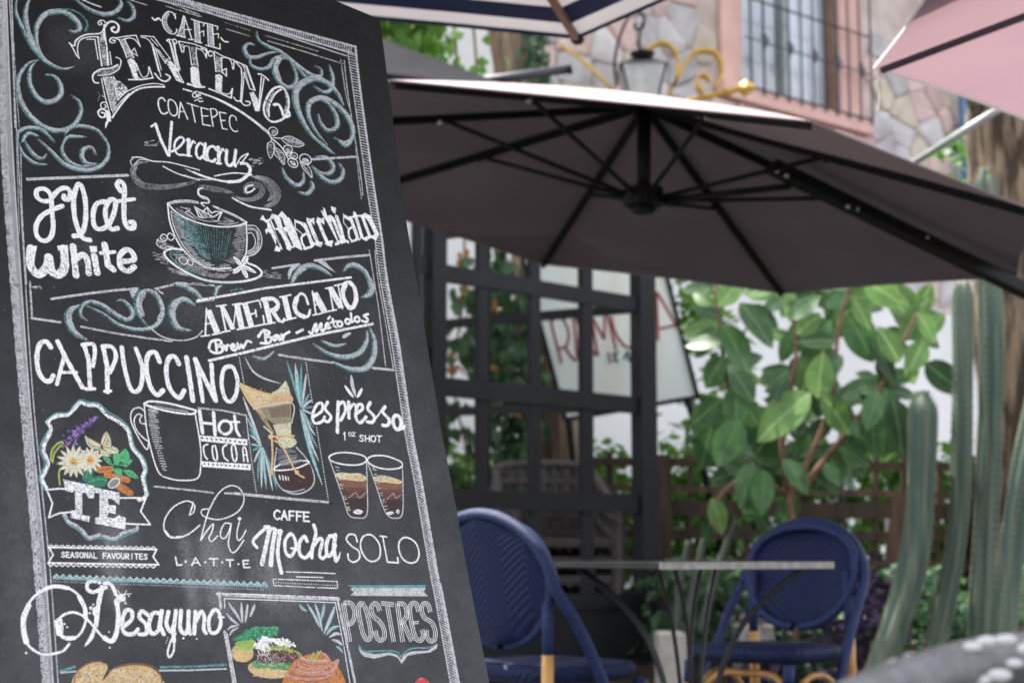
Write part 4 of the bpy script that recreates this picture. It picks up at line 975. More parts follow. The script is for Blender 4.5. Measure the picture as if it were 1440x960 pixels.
# ---- border
def curve(pts, w, col, **k): stroke(npspl(np.array(pts, float), 10), w, col, **k)
Lc = [(0.5, -20), (1, 0), (5, 200), (19, 400), (33, 570), (52, 795), (66, 985)]
curve(Lc, 9, 'G', dens=.62, wob=.1, alpha=.85); curve([(x+2, y) for x, y in Lc], 5, 'G', dens=.62)
L1 = npspl(np.array([(9, -20), (9, 0), (17, 200), (29, 390), (43, 580), (63, 795), (76, 985)], float), 16); stroke(L1, 1.4, 'G')
Ln = npspl(np.array([(5, -20), (5, 0), (9.5, 200), (23, 400), (38, 570), (57, 795), (71, 985)], float), 16)
for y in np.arange(-4, 970, 3.6):
    x0 = np.interp(y+5, Ln[:, 1], Ln[:, 0]); x1 = np.interp(y-3, L1[:, 1], L1[:, 0]); stroke(np.array([(x0-1, y+5+rng.random()), (x1+.5, y-3)]), 1.2, 'G'); stroke(np.array([(x0-5+2*rng.random(), y+9), (x0, y+4)]), .8, 'K', dens=.5, alpha=.6)
curve([(12, -10), (13, 0), (24, 200), (35, 390), (48, 580), (70, 800), (83, 985)], 1.3, 'G', dens=.75)
curve([(16, 0), (18, 60), (21, 180)], 2, 'G', dens=.6); curve([(19, 60), (23, 130), (27, 180)], 1.2, 'G', dens=.5); curve([(29, 215), (31, 300), (37, 400)], 1.3, 'G', dens=.7); curve([(23, 200), (27, 330)], 1, 'G', dens=.6)
RO = npspl(np.array([(499.5, 66), (507, 132), (525, 260), (536, 330), (544, 393), (560, 480), (567, 527), (580, 613), (593, 680), (616, 813), (621, 832), (646, 965), (651, 990)], float), 12)
RI = npspl(np.array([(489, 75), (497, 132), (515, 260), (526, 330), (534.5, 393), (550, 480), (557, 527), (570, 613), (583, 680), (606, 813), (610, 832), (634, 965), (639, 990)], float), 12)
stroke(RO, 3.2, 'G', dens=.85, wob=.15); stroke(RI, 1.5, 'G', dens=.8); stroke((RO*.72+RI*.28)[48:], 2.4, 'G', dens=.5)
for y in np.arange(76, 985, 3.9):
    x0 = np.interp(y, RI[:, 1], RI[:, 0]); x1 = np.interp(y+2, RO[:, 1], RO[:, 0]); sl = 2.5 if y < 300 else (2 if y < 560 else (4 if y < 700 else 6))
    stroke(np.array([(x0, y), (x1-1, y+sl)]), 1.3 if y < 560 else 1.7, 'G', dens=.7)
curve([(484, 86), (489, 132), (506, 240), (510, 275)], 1.3, 'G', dens=.7); curve([(479, 85), (486, 132), (492, 155)], 1.2, 'G', dens=.6); curve([(500, 210), (508, 280)], 1, 'G', dens=.6)
curve([(519, 352), (524, 383), (533, 440), (542, 515)], 1.3, 'G', dens=.75); curve([(527, 352), (531, 390), (543, 460), (553, 518)], 1.2, 'G', dens=.7)
TO = np.array([(180, -20.), (260, 0), (380, 33.5), (499.5, 66)]); TI = TO+np.array([-2, 9.5])
stroke(TO+np.array([0, .5]), 3, 'G', dens=.75, wob=.12); stroke(TI, 1.6, 'G', dens=.8)
for x in np.arange(200, 496, 3.2):
    y = np.interp(x, TO[:, 0], TO[:, 1]); stroke(np.array([(x, y), (x-1.2, y+9)]), 1.5, 'G', dens=.6)
chalk('''
@ 260 0 4.8
l G9 d=.8 0,15 600,200 1110,360; l G8 d=.8 -100,-10 0,18 230,115 600,220 1090,380; l G7 d=.6 560,280 800,350 1070,435; l G6 d=.5 540,242 900,350; l G6 d=.55 280,200 440,248; l G4 d=.4 260,152 440,210; l G5 d=.5 0,75 110,115
@ 0 0 4.8
l G5 870,0 990,38; l G6 d=.6 1100,10 1344,100; l G6 d=.6 1120,45 1344,115
@ 0 0 4.8
w 18 115,-10 110,80 160,200 230,330 340,430 430,465 500,450
w 30 200,-10 175,100 205,250 290,390 350,440
w 32 290,400 250,280 255,170 320,90 430,80 510,130 540,190 510,215 470,205
s T12 d=.5 380,68 480,70 560,115 590,170 575,210
w 26 500,-10 600,60 700,95 780,80 820,30 800,-10
s G10 530,-10 620,30 680,50; w 18 800,120 860,140 905,110 900,50 860,10
w 30 260,405 190,430 130,520 130,640 190,760 290,850 400,880 490,850 545,770 540,690 480,645
w 30 250,410 205,470 210,580 270,670 350,685 410,640 410,570 370,515 310,505
w 22 115,960 130,890 200,860 290,880 370,960
w 20 150,960 190,900 260,920; w 20 440,910 480,860 560,850 660,880 720,960; w 18 430,960 470,920 580,925
@ 0 200 4.8
w 14 120,-10 160,80 240,140 320,150; w 20 165,-10 220,70 280,110 315,80; w 26 260,-20 350,60 430,140 530,180 640,180 720,120 735,40 710,-30
w 18 440,-20 420,50 460,120 540,160 650,155; w 26 650,85 620,35 570,45 555,100 590,140 650,145
@ 260 0 4.8
w 22 485,215 500,270 560,310 640,345 700,390 800,470 870,510 920,510 920,470 880,445
w 24 470,305 430,295 405,330 430,380 490,385 560,360 640,350
w 20 440,400 450,440 510,465 570,450 600,400 650,380 700,395
w 26 700,395 630,405 605,470 640,550 700,590 750,560 750,490 710,410; s G24 d=.6 640,400 615,460 640,540
w 12 740,430 790,490 850,560; w 22 975,440 1000,520 990,600 940,620 870,580
w 40 1070,710 1040,640 980,570 900,530 820,545 755,610 755,700 790,800 850,900 940,990
w 36 960,980 870,860 835,760 850,690 920,660 1000,690 1080,760 1130,850 1130,930 1080,960 1010,930
w 24 900,770 920,830 970,880 1030,850 1020,770 970,700 920,670
@ 260 200 4.8
w 14 905,-10 960,40 1010,80; w 26 860,160 900,210 980,265 1050,250 1070,190 1040,140; w 24 880,100 950,100 1000,150 990,200 930,210 870,170
w 24 655,170 690,240 760,290 800,260 800,200; w 24 765,335 830,345 865,300 850,260; l G14 d=.7 860,118 1000,110 1150,100; w 20 1040,-10 1090,20 1130,-10
@ 200 10 10.667
s W16 495,180 480,115 420,80 370,85 320,140 300,210 325,310 370,370 430,410 485,405 515,370 515,340; s G50 d=.62 375,110 340,200 370,300 420,370; l W12 470,130 500,110
s W22 150,170 190,205 240,175 275,205; p G d=.6 600,160 645,170 630,300 650,460 545,445 580,300; l W13 620,140 590,260 530,440; l W15 630,150 690,330 745,495; l W13 640,345 730,345; l W15 510,430 645,465; l W14 690,490 780,500; l W9 640,200 625,320 625,450
p G d=.65 775,205 850,225 855,400 870,530 800,520 790,400; l W14 735,190 930,250 915,290; l W12 850,395 920,365 920,440; l W15 790,525 890,545; l W9 775,205 795,520; l W12 850,225 868,530
p G d=.6 975,255 1060,270 1060,420 1075,610 985,590 990,400; l W14 940,245 1130,300 1125,345; l W12 1050,420 1140,405 1140,470; l W15 950,580 1165,635 1165,560; l W12 975,260 990,590; l W14 1050,270 1060,420 1075,610
s W20 1180,470 1225,520 1285,530
@ 90 10 10.667
s W18 75,545 150,590 170,520 230,465 330,420 450,410 520,405 570,380 595,330 605,270; s W16 90,560 140,640 180,720 225,775; s W14 222,770 200,650 210,560 240,505 320,465 440,450 500,460
s W15 625,255 600,215 550,208 512,235 515,270 545,278 562,250 540,238; s W28 605,310 650,250 710,225 770,240 815,290 810,360 770,388 725,370 712,330 750,310
l W18 505,450 530,650 565,890; l W13 340,490 460,490 485,650 510,790; l W20 600,280 610,420 640,620 655,880; l W13 685,680 710,870; l W8 655,700 675,880; l W10 560,420 570,520
p G d=.45 530,450 600,430 615,560 640,760 650,880 580,880 560,700; s W9 600,690 580,660 600,645 620,665; s W9 570,720 590,760 610,730; l W22 590,400 600,500
l W14 780,470 930,445 1080,430 1140,600; s W16 830,500 740,465 690,490 690,530 740,545 765,510 725,505; p G d=.6 820,490 900,480 1010,700 1050,770 940,770; l W13 820,490 880,600 940,770; l W15 905,490 960,600 1045,765
s W13 910,485 980,470 1050,490 1100,540 1140,600; l W12 1000,690 1055,625 1100,740 1020,690; p W d=.75 945,800 1010,775 1060,810 1130,960 1010,965; l K8 930,790 980,755 1050,790
@ 110 90 10.667
s W20 300,290 245,285 215,220 235,150 330,90 480,70 590,20; s W14 566,-93 620,-70 640,-20 600,90 480,160 380,175 290,180; b G d=.45 300,120 480,90 600,30 610,70 480,150 300,170; s K8 d=.6 280,150 420,110 560,70
l W13 345,230 400,500 490,820; l W16 375,210 430,420 500,700; p G d=.62 390,200 500,190 530,350 580,560 560,640 520,760 470,600 420,400; l W9 500,200 535,350; s K8 480,330 500,310 490,370 460,370; s K8 480,420 540,440 500,560 470,500
s W22 510,810 560,730 640,620 760,480 900,385 1080,352 1290,350; s W12 540,700 620,590 760,450; s W13 590,550 700,440 800,385 960,325 1150,300 1290,325
b W d=.55 550,270 610,260 680,310 740,380 700,450 600,530 570,430; s K12 650,300 600,305 590,370 640,412 680,370 650,325 615,330 630,362; l W11 525,190 560,430 592,552; l W12 530,200 570,270
s W14 430,600 400,580 350,590 335,640 370,680 415,650 395,620; s W22 480,860 440,760 400,700 340,685 295,730 330,800 390,800 395,750 350,735; t W30 480,840 430,880 405,970; b W 410,700 480,740 480,860 430,840; s W8 360,480 375,500 395,495; s H8 290,430 320,480 290,560
p W d=.7 745,-15 830,-15 900,200 945,225 830,235 790,100; l W18 755,242 940,242 1120,215 1060,50; s W12 870,0 950,190 1010,200 1050,150 1055,50; l K6 850,20 900,190
@ 0 0 4.8
l W6 1030,300 1085,520; s W10 1045,500 1080,540 1120,552 1148,525 1120,505; p W d=.8 1125,430 1165,450 1235,565 1190,545; l W7 1140,270 1190,470 1238,562; l W7 1165,275 1205,470
p W d=.8 1290,455 1340,460 1350,560 1325,580 1290,560; l W10 1265,572 1350,585; l W8 1205,285 1225,345
@ 200 10 10.667
l W13 -20,438 170,452 420,785 370,790 345,850; s W13 -20,455 80,490 140,570 170,680 245,970; l W10 130,480 235,590; p G d=.55 185,610 260,650 360,790 350,850 270,740; l W10 185,610 350,850; p W d=.85 375,815 430,810 560,970 440,970
l W12 420,540 470,700 545,970; l W12 480,540 505,700 565,950; s W15 365,510 400,490 450,500 490,490 520,530; l W12 365,510 430,560; l W12 520,540 470,580; l W10 170,640 250,965; l W10 200,640 285,950
l W14 550,520 770,560 960,630 960,770; l W13 550,520 590,680 620,680 625,605; s W10 610,610 590,580 612,570; s W12 620,600 660,590 700,605; l W13 700,600 720,730 740,880; l W13 810,610 805,700 835,900; s W13 810,625 880,650 925,700 960,770
p G d=.4 730,600 790,610 800,700 820,880 770,860 750,750; l W10 740,880 775,860 835,900; p W 722,915 770,890 840,935 845,1000 730,1000
@ 260 0 4.8
p W d=.85 38,462 85,470 85,530 112,580 60,583 40,530; l W12 20,568 75,590 130,590; l W9 110,330 150,345 140,385
@ 280 50 9.143
s W13 200,260 150,205 115,230 130,270 165,262; l W13 190,210 300,270 450,325 440,440; s W12 290,295 350,290 410,340 432,440; l W13 190,230 215,470; l W14 285,290 290,450 300,490; p G d=.5 215,260 280,290 285,480 220,470; l W12 290,460 350,430 350,530 300,480
p W d=.75 208,512 260,500 300,530 290,740 210,705; l W17 125,690 250,740 410,810 425,690; s W12 290,740 360,760 400,740 425,690; l K8 205,500 250,480 300,510
l W14 465,335 610,400 718,710; l W14 470,345 540,430 550,560 532,840; l W11 580,490 560,700 545,850; l W9 550,390 600,420 700,690; l W9 570,400 650,680; l W12 570,480 650,690 715,712; s W16 445,800 480,845 530,845; s W15 530,850 580,900 640,900 652,862 600,850
p W d=.8 648,740 700,728 785,880 760,980 720,975; l W13 800,530 770,860; l W14 832,560 800,760 768,970; l W18 760,500 800,505 850,540 890,580; l K7 660,720 720,735
l W20 10,740 180,800 340,880 510,975
@ 260 0 4.8
s W13 655,592 600,600 560,650 533,720 540,780 580,822 630,820 680,785 700,710 690,640 655,592; s W10 650,605 605,640 568,720 568,790; p G d=.5 600,610 555,690 545,760 565,800 560,720 600,650; s G16 d=.5 680,620 690,700 668,770; s W17 600,710 630,708 650,740 668,787 702,785 700,758; l K7 540,680 580,700
t W16 105,630 220,672 350,740 450,810 560,905; l W10 -10,605 45,620
@ 200 120 8
s W11 640,85 600,75 565,110 580,140 610,125 590,78; s W11 610,128 650,122 640,103 618,122 632,150 668,150; s W11 590,178 620,165 645,187 682,183
s W15 255,180 225,145 185,165 180,230 210,310 250,325 282,310; s W13 310,165 290,200 300,290 340,345 385,330 392,260 360,190 310,165; l W12 410,370 430,195 510,385; l W11 420,300 475,300; l W12 505,205 630,245; l W12 555,225 595,420; l W12 740,275 660,255 680,445 765,460; l W11 670,350 740,350
l W12 765,270 795,465; s W12 765,270 820,275 842,320 820,350 785,365; l W12 940,320 865,305 900,490 955,500; l W11 880,400 930,400; s W12 1060,400 1045,360 1000,345 980,390 990,470 1030,520 1070,520
s W32 150,445 210,620 292,790; l W18 100,470 150,432; l W28 330,418 315,600 300,795; s W22 330,750 400,710 462,640 460,600 420,590 370,640 362,720 400,780 470,787; l W38 522,615 518,790; s W20 495,622 530,612; s W20 540,700 570,632 592,652; l W20 488,792 550,800
s W26 690,680 650,655 612,700 607,780 640,828 680,800; l W32 708,662 692,820 722,842; s W28 830,730 800,692 750,705 728,770 742,840 790,860 822,835; l W36 855,702 862,880; s W22 872,780 900,722 922,742; l W14 825,700 860,702; l W22 835,880 885,882
s W32 950,735 942,850 962,900 1000,902 1036,860; l W32 1050,735 1032,880 1045,912; l W12 1045,915 1085,860; s W12 1080,855 1120,805 1190,772 1150,830 1105,895; s W30 1110,880 1180,890 1212,940 1200,1010
r G5 14 20,640 190,600 190,700 20,680
@ 260 200 4.8
s W19 425,160 440,185 425,220 370,262 290,270; s W13 380,260 280,268 150,240 60,205; t W10 200,255 100,225 0,180
r G4 16 430,110 530,110 520,165 430,165
@ 0 200 4.8
m G8 1000,135 920,150 895,210 950,285 1060,305 1200,295 1340,262; s G7 900,110 880,130 890,160; s W7 890,105 950,105 1030,130 1150,140 1344,190; s G7 905,160 940,120 1000,125; s W8 1100,165 1200,215 1344,258; m G5 925,170 900,220 960,280
@ 260 200 4.8
s G8 0,225 80,250 190,255; s W8 200,230 330,210 450,222; m G9 440,225 560,260 625,340 600,410 530,440; m G7 450,230 540,270 590,350 560,400; s W9 320,378 440,435 580,460; t W9 330,390 450,440 580,452
m G8 300,340 380,385 460,385 515,350 515,310 470,285 415,300 410,340 450,330; s W9 460,290 415,305 412,340 445,335 470,315; m G7 85,340 110,305 180,315 260,330 330,345; s G9 95,320 85,345 110,375 155,390 165,405; s W9 120,310 90,325 100,360 150,380 160,410 110,412 130,435
@ 220 270 7.385
b T d=.12 a=.35 170,230 500,350 920,360 900,560 800,740 600,780 420,700 250,500; h T4 d=.7 45 180,230 300,300 500,350 800,380 330,600 450,680 560,740 700,760
h G5 46 150,200 190,380 280,560 420,700 560,765 280,290 320,430 400,590 490,700 620,770; h G5 40 930,330 930,500 880,700 700,790 810,370 780,540 780,650 600,790; h C4 30 200,240 260,380 360,540 500,700 420,330 450,450 520,600 600,720
s W15 115,120 200,210 340,290 520,345 700,365 850,350 935,315; s G24 d=.7 130,120 220,105 330,100 430,115; s T10 d=.5 250,115 400,120; s W7 115,120 200,93 330,88 430,105; s G22 d=.65 600,155 700,200 830,260 920,315; s W8 580,145 720,200 830,250 932,312
s W15 115,125 140,320 220,520 330,660 470,760 620,800 770,790; s W8 150,200 170,330 240,500 340,640 450,730 560,768; l W13 930,320 940,500 930,640 885,720
s G30 d=.6 960,385 1030,400 1058,470 1055,560 1010,625 955,640; s T14 d=.4 960,370 1045,400 1070,500 1030,600; s W8 945,350 1030,360 1086,450 1086,560 1030,640 950,672; s W8 950,432 990,430 1025,500 1010,580 945,622
m G8 200,170 260,210 340,260 420,290; s G7 300,170 350,180 330,210 380,240; s G7 640,330 740,340 850,320; s G7 700,270 800,310 700,300; s G8 250,160 330,190 430,280 560,310 650,300; s W8 330,200 300,220 380,270; m G6 560,290 680,320 800,335
l W11 395,155 440,262 485,272 430,200 395,155; l W11 400,160 590,262 680,210 640,290; l W11 480,210 525,160 570,222 610,205 680,212; l W9 525,160 540,230; b G d=.5 400,160 480,210 590,262 480,268
s W22 270,602 170,592 95,612 85,660 160,740 300,830 480,910 680,940 900,930 1050,890 1092,840 1040,780 950,742; s T16 d=.5 250,625 140,640 200,735 350,820 500,870; s C14 d=.5 300,850 500,920 700,945 900,940; s G14 d=.6 380,710 500,790 700,822 830,800; h G4 40 150,650 300,780 500,880 700,900 330,650 460,760 600,830 800,840
s W8 240,690 290,680 320,730 280,755 240,725 240,690; s W8 330,700 375,720 370,762 330,750 330,700; s G5 215,670 200,720 260,780
t W46 880,770 845,725 800,675; t W46 885,765 920,720 945,665; t W46 880,775 840,810 795,845; t W50 885,780 915,840 940,895; t W44 890,770 960,800 1030,840; l K5 870,760 815,690; l K5 890,750 935,680; l K5 895,790 932,880; l K5 870,785 810,838; l K5 900,778 1010,832
s W9 70,440 38,480 80,515 112,475 70,440; s W9 135,430 110,470 150,505 182,470 135,430; s G12 d=.6 0,500 50,520 100,550 40,560 90,590; m G7 10,540 60,520 120,560 180,570; s W8 20,490 0,540 60,590 110,570 170,580; b G d=.45 60,470 90,480 80,505 55,495
r G4 34 -60,620 70,640 130,760 -30,740; r G4 26 100,780 330,850 330,880 140,830; r G4 22 1090,800 1300,850 1290,900 1060,900; r G5 18 140,930 600,960 600,985 160,955
@ 340 150 9.6
l W14 -10,75 150,175 330,325; s W15 330,320 400,430 460,480 540,560 620,700; s W10 420,420 480,430 540,432; e W10 420,338,62,55 20; E G d=.6 430,345,32,28; e W10 620,580,62,52 25; E G d=.5 620,585,40,28; e W10 700,670,52,44 20; E G d=.4 700,675,30,22; e W11 688,762,74,56 40; E W d=.6 690,765,46,26 40; e W11 857,715,82,66 30; E G d=.6 860,735,52,36 25; e W9 640,640,30,30
s W9 540,432 640,405 750,450 838,512 765,547 660,530 580,490 540,432; b G d=.3 560,440 640,415 750,460 820,510 700,520; s W6 560,440 700,480 820,510; h G5 12 590,415 700,430 790,480 600,500 680,530 760,540
s W9 400,480 345,510 350,620 385,702 430,620 432,530 400,480; h G6 9 350,500 345,560 370,680 425,520 430,580 400,680; s W9 440,560 445,650 500,710 565,785 578,690 530,610 440,560; h G6 12 450,590 480,680 560,770 520,620 560,680 575,720; s W6 450,580 560,770
s W9 790,745 820,830 880,900 945,965 930,860 870,780 790,745; s W6 800,760 940,950; h G5 9 800,780 850,870 920,950 850,790 900,840 940,900; s W9 395,440 400,480; s G8 430,480 470,600 560,640
@ 360 280 8
p W 45,235 75,178 110,235 150,225 180,165 215,175 245,190 290,135 345,195 350,250 520,560 515,578 440,540 400,555 385,583 345,565 335,520 250,355 205,340 300,570 285,565 225,445 225,520 280,550 270,592 205,585 225,520 165,390 130,365 118,400 100,350 130,325 125,275 80,240
p K 165,222 200,222 245,322 212,332; p K 268,200 290,210 330,310 300,325; p K 330,365 350,370 420,520 400,530; l K10 150,250 262,500; l K9 300,345 412,535; p K 255,385 275,390 330,500 320,510
l W44 360,230 420,350 490,540; l W11 435,235 440,330 520,395; p W 435,232 550,272 575,330 540,330 500,285 440,262; l W42 545,290 590,400 632,515; s W24 555,395 512,430 520,500 560,562; l W26 540,560 620,540 655,500
p W 567,208 610,225 655,212 658,295 630,262 600,280 572,262; l W42 590,250 640,375 690,490; p W 655,505 690,480 752,485 730,543 680,525
p W 690,203 730,220 768,210 768,292 735,262 700,282 675,260; l W40 702,260 755,390 800,490; p W 765,500 800,475 868,465 852,540 800,525
p W 750,92 775,110 800,190 840,180 880,215 945,330 1000,480 965,505 935,490 945,510 890,525 885,490 915,480 800,260 750,180 728,130 760,135; p K 840,250 865,262 945,470 925,470; p K 895,260 905,262 960,400 950,400
p W 842,82 900,102 893,172 850,135; l W36 905,200 950,320 990,480; p W 955,490 1000,455 1045,470 1045,505 1000,480 970,508
p W 978,168 1065,212 1075,260 1040,240 1000,215; l W9 983,190 985,270 1038,337; l W38 1060,215 1105,330 1140,440; s W22 1080,318 1042,350 1048,430 1075,470; l W24 1075,478 1112,468 1145,440; l W36 1108,165 1150,290 1188,425; l W20 1080,205 1170,188; p W 1100,130 1115,165 1090,200; p W 1140,455 1190,425 1165,470
l W36 1192,195 1240,320 1280,425; p W 1172,200 1222,155 1285,185 1385,395 1350,468 1290,435 1240,475 1190,450 1240,420 1275,420 1335,400 1240,220 1215,215; p K 1245,235 1262,250 1335,395 1300,400
l W9 980,170 1000,215
@ 0 200 4.8
l G18 d=.75 185,252 500,240 860,225; s W29 345,395 290,400 248,370 250,325 300,318 340,360 350,470 358,570 342,640 300,668 252,640 242,570 280,500 350,460 420,432; s W29 350,372 400,322 450,312 474,345 462,388 432,385 432,362
s W30 498,635 545,622 575,540 575,400 550,302 522,292 497,380 502,500 530,600 562,650 605,662; s W30 705,402 650,420 627,490 638,570 680,588 730,560 768,480 778,400 742,392 712,450 717,530 750,588 792,582; s W31 812,330 788,290 810,268 838,300 836,400 838,520 862,578 900,578 903,545 880,542; l W24 795,400 905,386
s W54 d=.85 210,720 205,830 255,890 310,850 328,780; s W54 d=.85 330,790 345,870 395,895 435,840 430,720; l W40 d=.85 492,705 512,900; s W38 d=.85 515,785 560,760 588,800 598,885; p W 603,702 655,702 655,742 612,745; l W40 d=.85 635,768 655,882; l W40 d=.85 705,692 728,830 765,862; l W24 680,750 772,742; s W34 d=.85 805,808 900,795 890,745 850,727 808,770 812,840 860,872 905,842
c K4 150 185,800 455,800 440,920 215,915; c K4 70 490,810 660,810 670,895 500,895; c K4 60 720,800 905,800 900,885 740,885; p W 385,700 460,695 455,730 395,735; p W 185,705 250,700 245,735 190,740
r G4 12 200,980 280,960 280,990 210,990
@ 20 380 4.8
l G15 d=.75 250,195 500,158 700,135 830,125; p G d=.7 770,128 838,124 800,195; l G13 d=.7 1070,100 960,125; l G12 d=.7 950,125 1000,158; l G15 d=.75 118,325 310,352; l G11 d=.7 120,328 105,80; l G13 d=.65 450,382 700,430 900,460 1060,480; l G12 d=.7 1230,215 1344,200
w 46 490,468 410,415 368,330 385,265 440,235; w 26 495,340 450,300 460,240 510,210 590,230 680,290 760,330 800,300 780,240 730,200 695,205
w 26 490,240 600,290 700,360 820,395 930,385 990,330 1000,250 960,160 900,135 850,160 830,230 850,310 910,385; s G9 910,385 1000,450 1120,475 1220,455 1270,410; s G36 d=.6 868,160 842,220 860,300; s G22 d=.6 975,330 1000,260 975,190; s T16 d=.5 815,300 815,200 850,140
w 46 1220,235 1150,192 1082,230 1070,310 1110,385 1190,405; w 30 1070,88 1150,105 1230,150 1275,205
s W31 245,520 215,482 172,500 152,580 162,680 200,740 240,748 262,712; l W30 292,482 345,590 458,790; l W25 340,570 318,650 287,770; l W20 310,690 420,690; l W28 470,505 500,600 512,800; s W26 460,505 530,500 543,560 530,648; l W24 485,802 540,800; l W30 600,520 626,650 628,820; s W27 595,515 660,520 685,590 645,690; l W20 610,818 650,815
s W29 725,522 742,650 780,790 822,820 857,770 862,650 820,530; s W31 980,618 950,555 905,570 890,650 912,770 960,842 1002,812; s W31 1110,632 1080,582 1040,600 1025,690 1050,800 1110,860 1146,812; l W32 1162,590 1182,720 1205,880; l W28 1222,600 1250,740 1272,885
@ 280 380 4.3625
l W28 -25,548 40,680 100,800; l W26 75,578 82,700 102,800; s W25 190,590 150,610 137,700 160,788 195,805 225,762 235,680 215,610 190,590
@ 260 200 4.8
l G15 d=.75 875,800 1050,780 1245,763; p G d=.75 875,795 940,800 1018,882 960,850; l G13 590,852 770,825; t G24 770,825 715,865 700,925; w 34 990,900 920,850 840,830 770,860 725,950; w 32 1070,870 1110,830 1160,830 1225,880 1250,970
@ 280 380 4.3625
l W13 d=.8 -10,187 200,150 400,112 930,45; l W15 d=.8 60,555 300,500 700,402 1065,330; w 20 100,165 110,110 140,95; s T10 d=.4 190,130 240,115 290,130; w 36 1000,165 1052,140 1058,80 1020,5; w 26 565,85 600,20 660,-10
w 30 700,450 800,510 900,530 990,500 1030,430 1030,370; w 36 820,560 920,600 1020,600 1072,530 1078,430 1045,350; w 18 750,430 830,460 900,450; t G22 880,415 900,400 930,385; l G14 d=.7 490,520 650,545 820,568; l G15 d=.7 1065,600 1190,613; w 18 330,525 400,540 460,495; t G14 280,535 330,620 400,665 500,695
l W10 45,235 37,400; k W34 55,245 112,385; l W8 37,330 95,325; l W9 12,406 62,400; l W9 80,396 135,385
l W11 133,225 163,372; k W25 140,222 208,362; l W7 208,362 226,215; k W33 232,212 262,358; l W9 105,222 165,214; l W9 205,212 255,204; l W9 142,380 188,372; l W9 232,365 292,353
k W31 280,205 322,348; l W9 250,210 368,185 378,228; l W9 300,277 345,262; l W10 345,245 350,285; l W10 295,353 400,332 392,280
k W30 405,185 437,328; s W26 390,182 450,176 482,205 470,238 425,252; l W26 452,255 488,308; s W14 488,308 510,318 522,300; l W9 410,332 465,322; k W32 522,160 555,302; l W9 495,166 562,152; l W9 530,308 592,292
s W28 597,175 585,225 605,268 645,285; s W15 592,180 622,145 650,160 667,208; s W15 635,292 668,282 680,245; l W10 695,130 715,270; k W33 707,138 768,252; l W8 708,215 755,202; l W9 697,276 742,268; l W9 748,264 802,250
l W10 798,110 822,246; k W30 803,105 872,232; l W10 852,92 878,236; l W9 775,113 815,105; l W9 830,96 878,85; l W9 805,251 842,243; s W28 897,85 880,140 902,208 928,232; s W27 925,78 952,110 962,180 945,225; s W10 890,80 912,70 935,80; s W10 910,235 930,242 950,230
l W15 98,430 108,500; s W16 60,478 72,440 120,428 135,450 105,465 142,475 135,502 95,508 68,495; s W15 150,462 165,492 170,460 188,465; s W15 198,482 218,465 205,455 196,480 218,492 232,478; s W15 235,450 243,482 258,458 268,478 288,442 300,435 318,442
l W15 402,372 408,450; s W16 362,408 395,370 432,382 408,405 442,415 428,445 378,448; s W15 475,398 452,415 462,432 488,402 490,428 502,420; s W15 505,395 512,428 522,398 552,378; l W15 597,385 635,365; s W15 675,380 690,390 705,345 718,332 716,380 748,328 750,372 770,362
s W15 775,350 795,338 785,325 775,345 785,358 803,352; l W12 790,300 802,285; l W14 818,300 828,345 842,350; l W11 805,322 842,312; e W14 862,330,15,16; e W14 910,315,14,15; l W14 930,265 935,320; e W14 968,302,15,16; s W15 1035,270 1010,282 1032,298 1025,318 1000,312; l W10 935,320 955,310
@ 180 540 5.333
s W15 120,148 170,130 300,145 480,190 508,205 470,225 330,210 180,175 122,150; m H7 200,150 300,165 440,200; s G6 160,160 300,185 450,208; s W10 120,150 140,350 190,560 235,670 300,705 400,722 520,705 545,600 540,450 500,210
s W9 120,200 80,176 30,200 20,270 60,370 135,488 155,440; s W9 130,300 95,292 88,262 102,235 70,228 45,270 60,340 110,400 150,430; h G6 52 150,190 160,320 200,480 260,650 225,200 235,330 262,480 295,660
l G13 d=.7 525,180 700,197 885,235; l W27 535,200 558,365; l W26 640,215 652,380; l W20 550,290 645,300; e W22 728,325,48,50; l W22 798,240 812,350 835,388; l W17 768,285 832,285; p W d=.85 538,383 895,413 895,460 545,427; p W d=.85 548,577 920,599 920,645 560,620
@ 180 540 5.333
o K14 555,404 872,437; o K13 572,598 892,621; s W13 595,452 566,470 572,530 592,562; s W13 645,462 630,480 640,555 660,572 668,540 655,470 645,462; s W13 738,455 710,480 718,545 748,575; s W13 790,455 775,480 785,560 805,578 815,540 803,470 790,455; s W12 868,578 860,490 872,472 885,500 898,582; l W11 868,532 890,532; l G6 885,240 905,420
@ 200 680 6.545
l G16 d=.7 110,25 300,45 500,65 650,85; l G17 d=.7 760,88 950,95 1200,118 1440,147; s W12 430,290 472,260 480,200 440,165 380,165 280,220 210,320 200,420 250,490 330,495 430,460 530,380; t W16 430,290 455,220 468,160; s W20 d=.8 215,440 260,490 350,490
s W11 535,522 580,345 620,230 700,90 800,20 890,40 935,130 910,220 830,290 700,330 590,310 545,280 550,240 612,232; s W12 540,515 600,425 652,370 640,440 612,500 640,530 692,480; s W12 812,368 760,365 722,430 722,490 760,500 800,430 818,368 800,480 792,560 822,630 870,610 932,520; s W12 892,350 870,450 880,522 920,490 952,430; E W 895,320,17,17
l W15 305,675 320,750 362,745; E W 400,715,11,11; l W14 455,752 487,680 532,752; l W11 470,730 515,725; E W 580,720,10,10; l W15 618,690 692,690; l W15 655,690 657,750; E W 735,722,10,10; l W15 773,700 837,700; l W15 805,700 806,760; E W 885,738,9,9; l W14 978,705 925,707 935,770 988,770; l W12 930,740 970,735
@ 350 690 4.9655
s W22 55,395 28,355 60,310 118,258; s W30 112,255 145,262 130,330 90,510; s W32 185,275 165,380 152,515; s W28 220,280 200,430 225,570; s W20 130,285 170,262 190,280; s W20 170,320 205,280 228,282; s W24 292,300 252,350 257,430 292,455 322,405 322,345 292,300; s W16 295,400 345,415
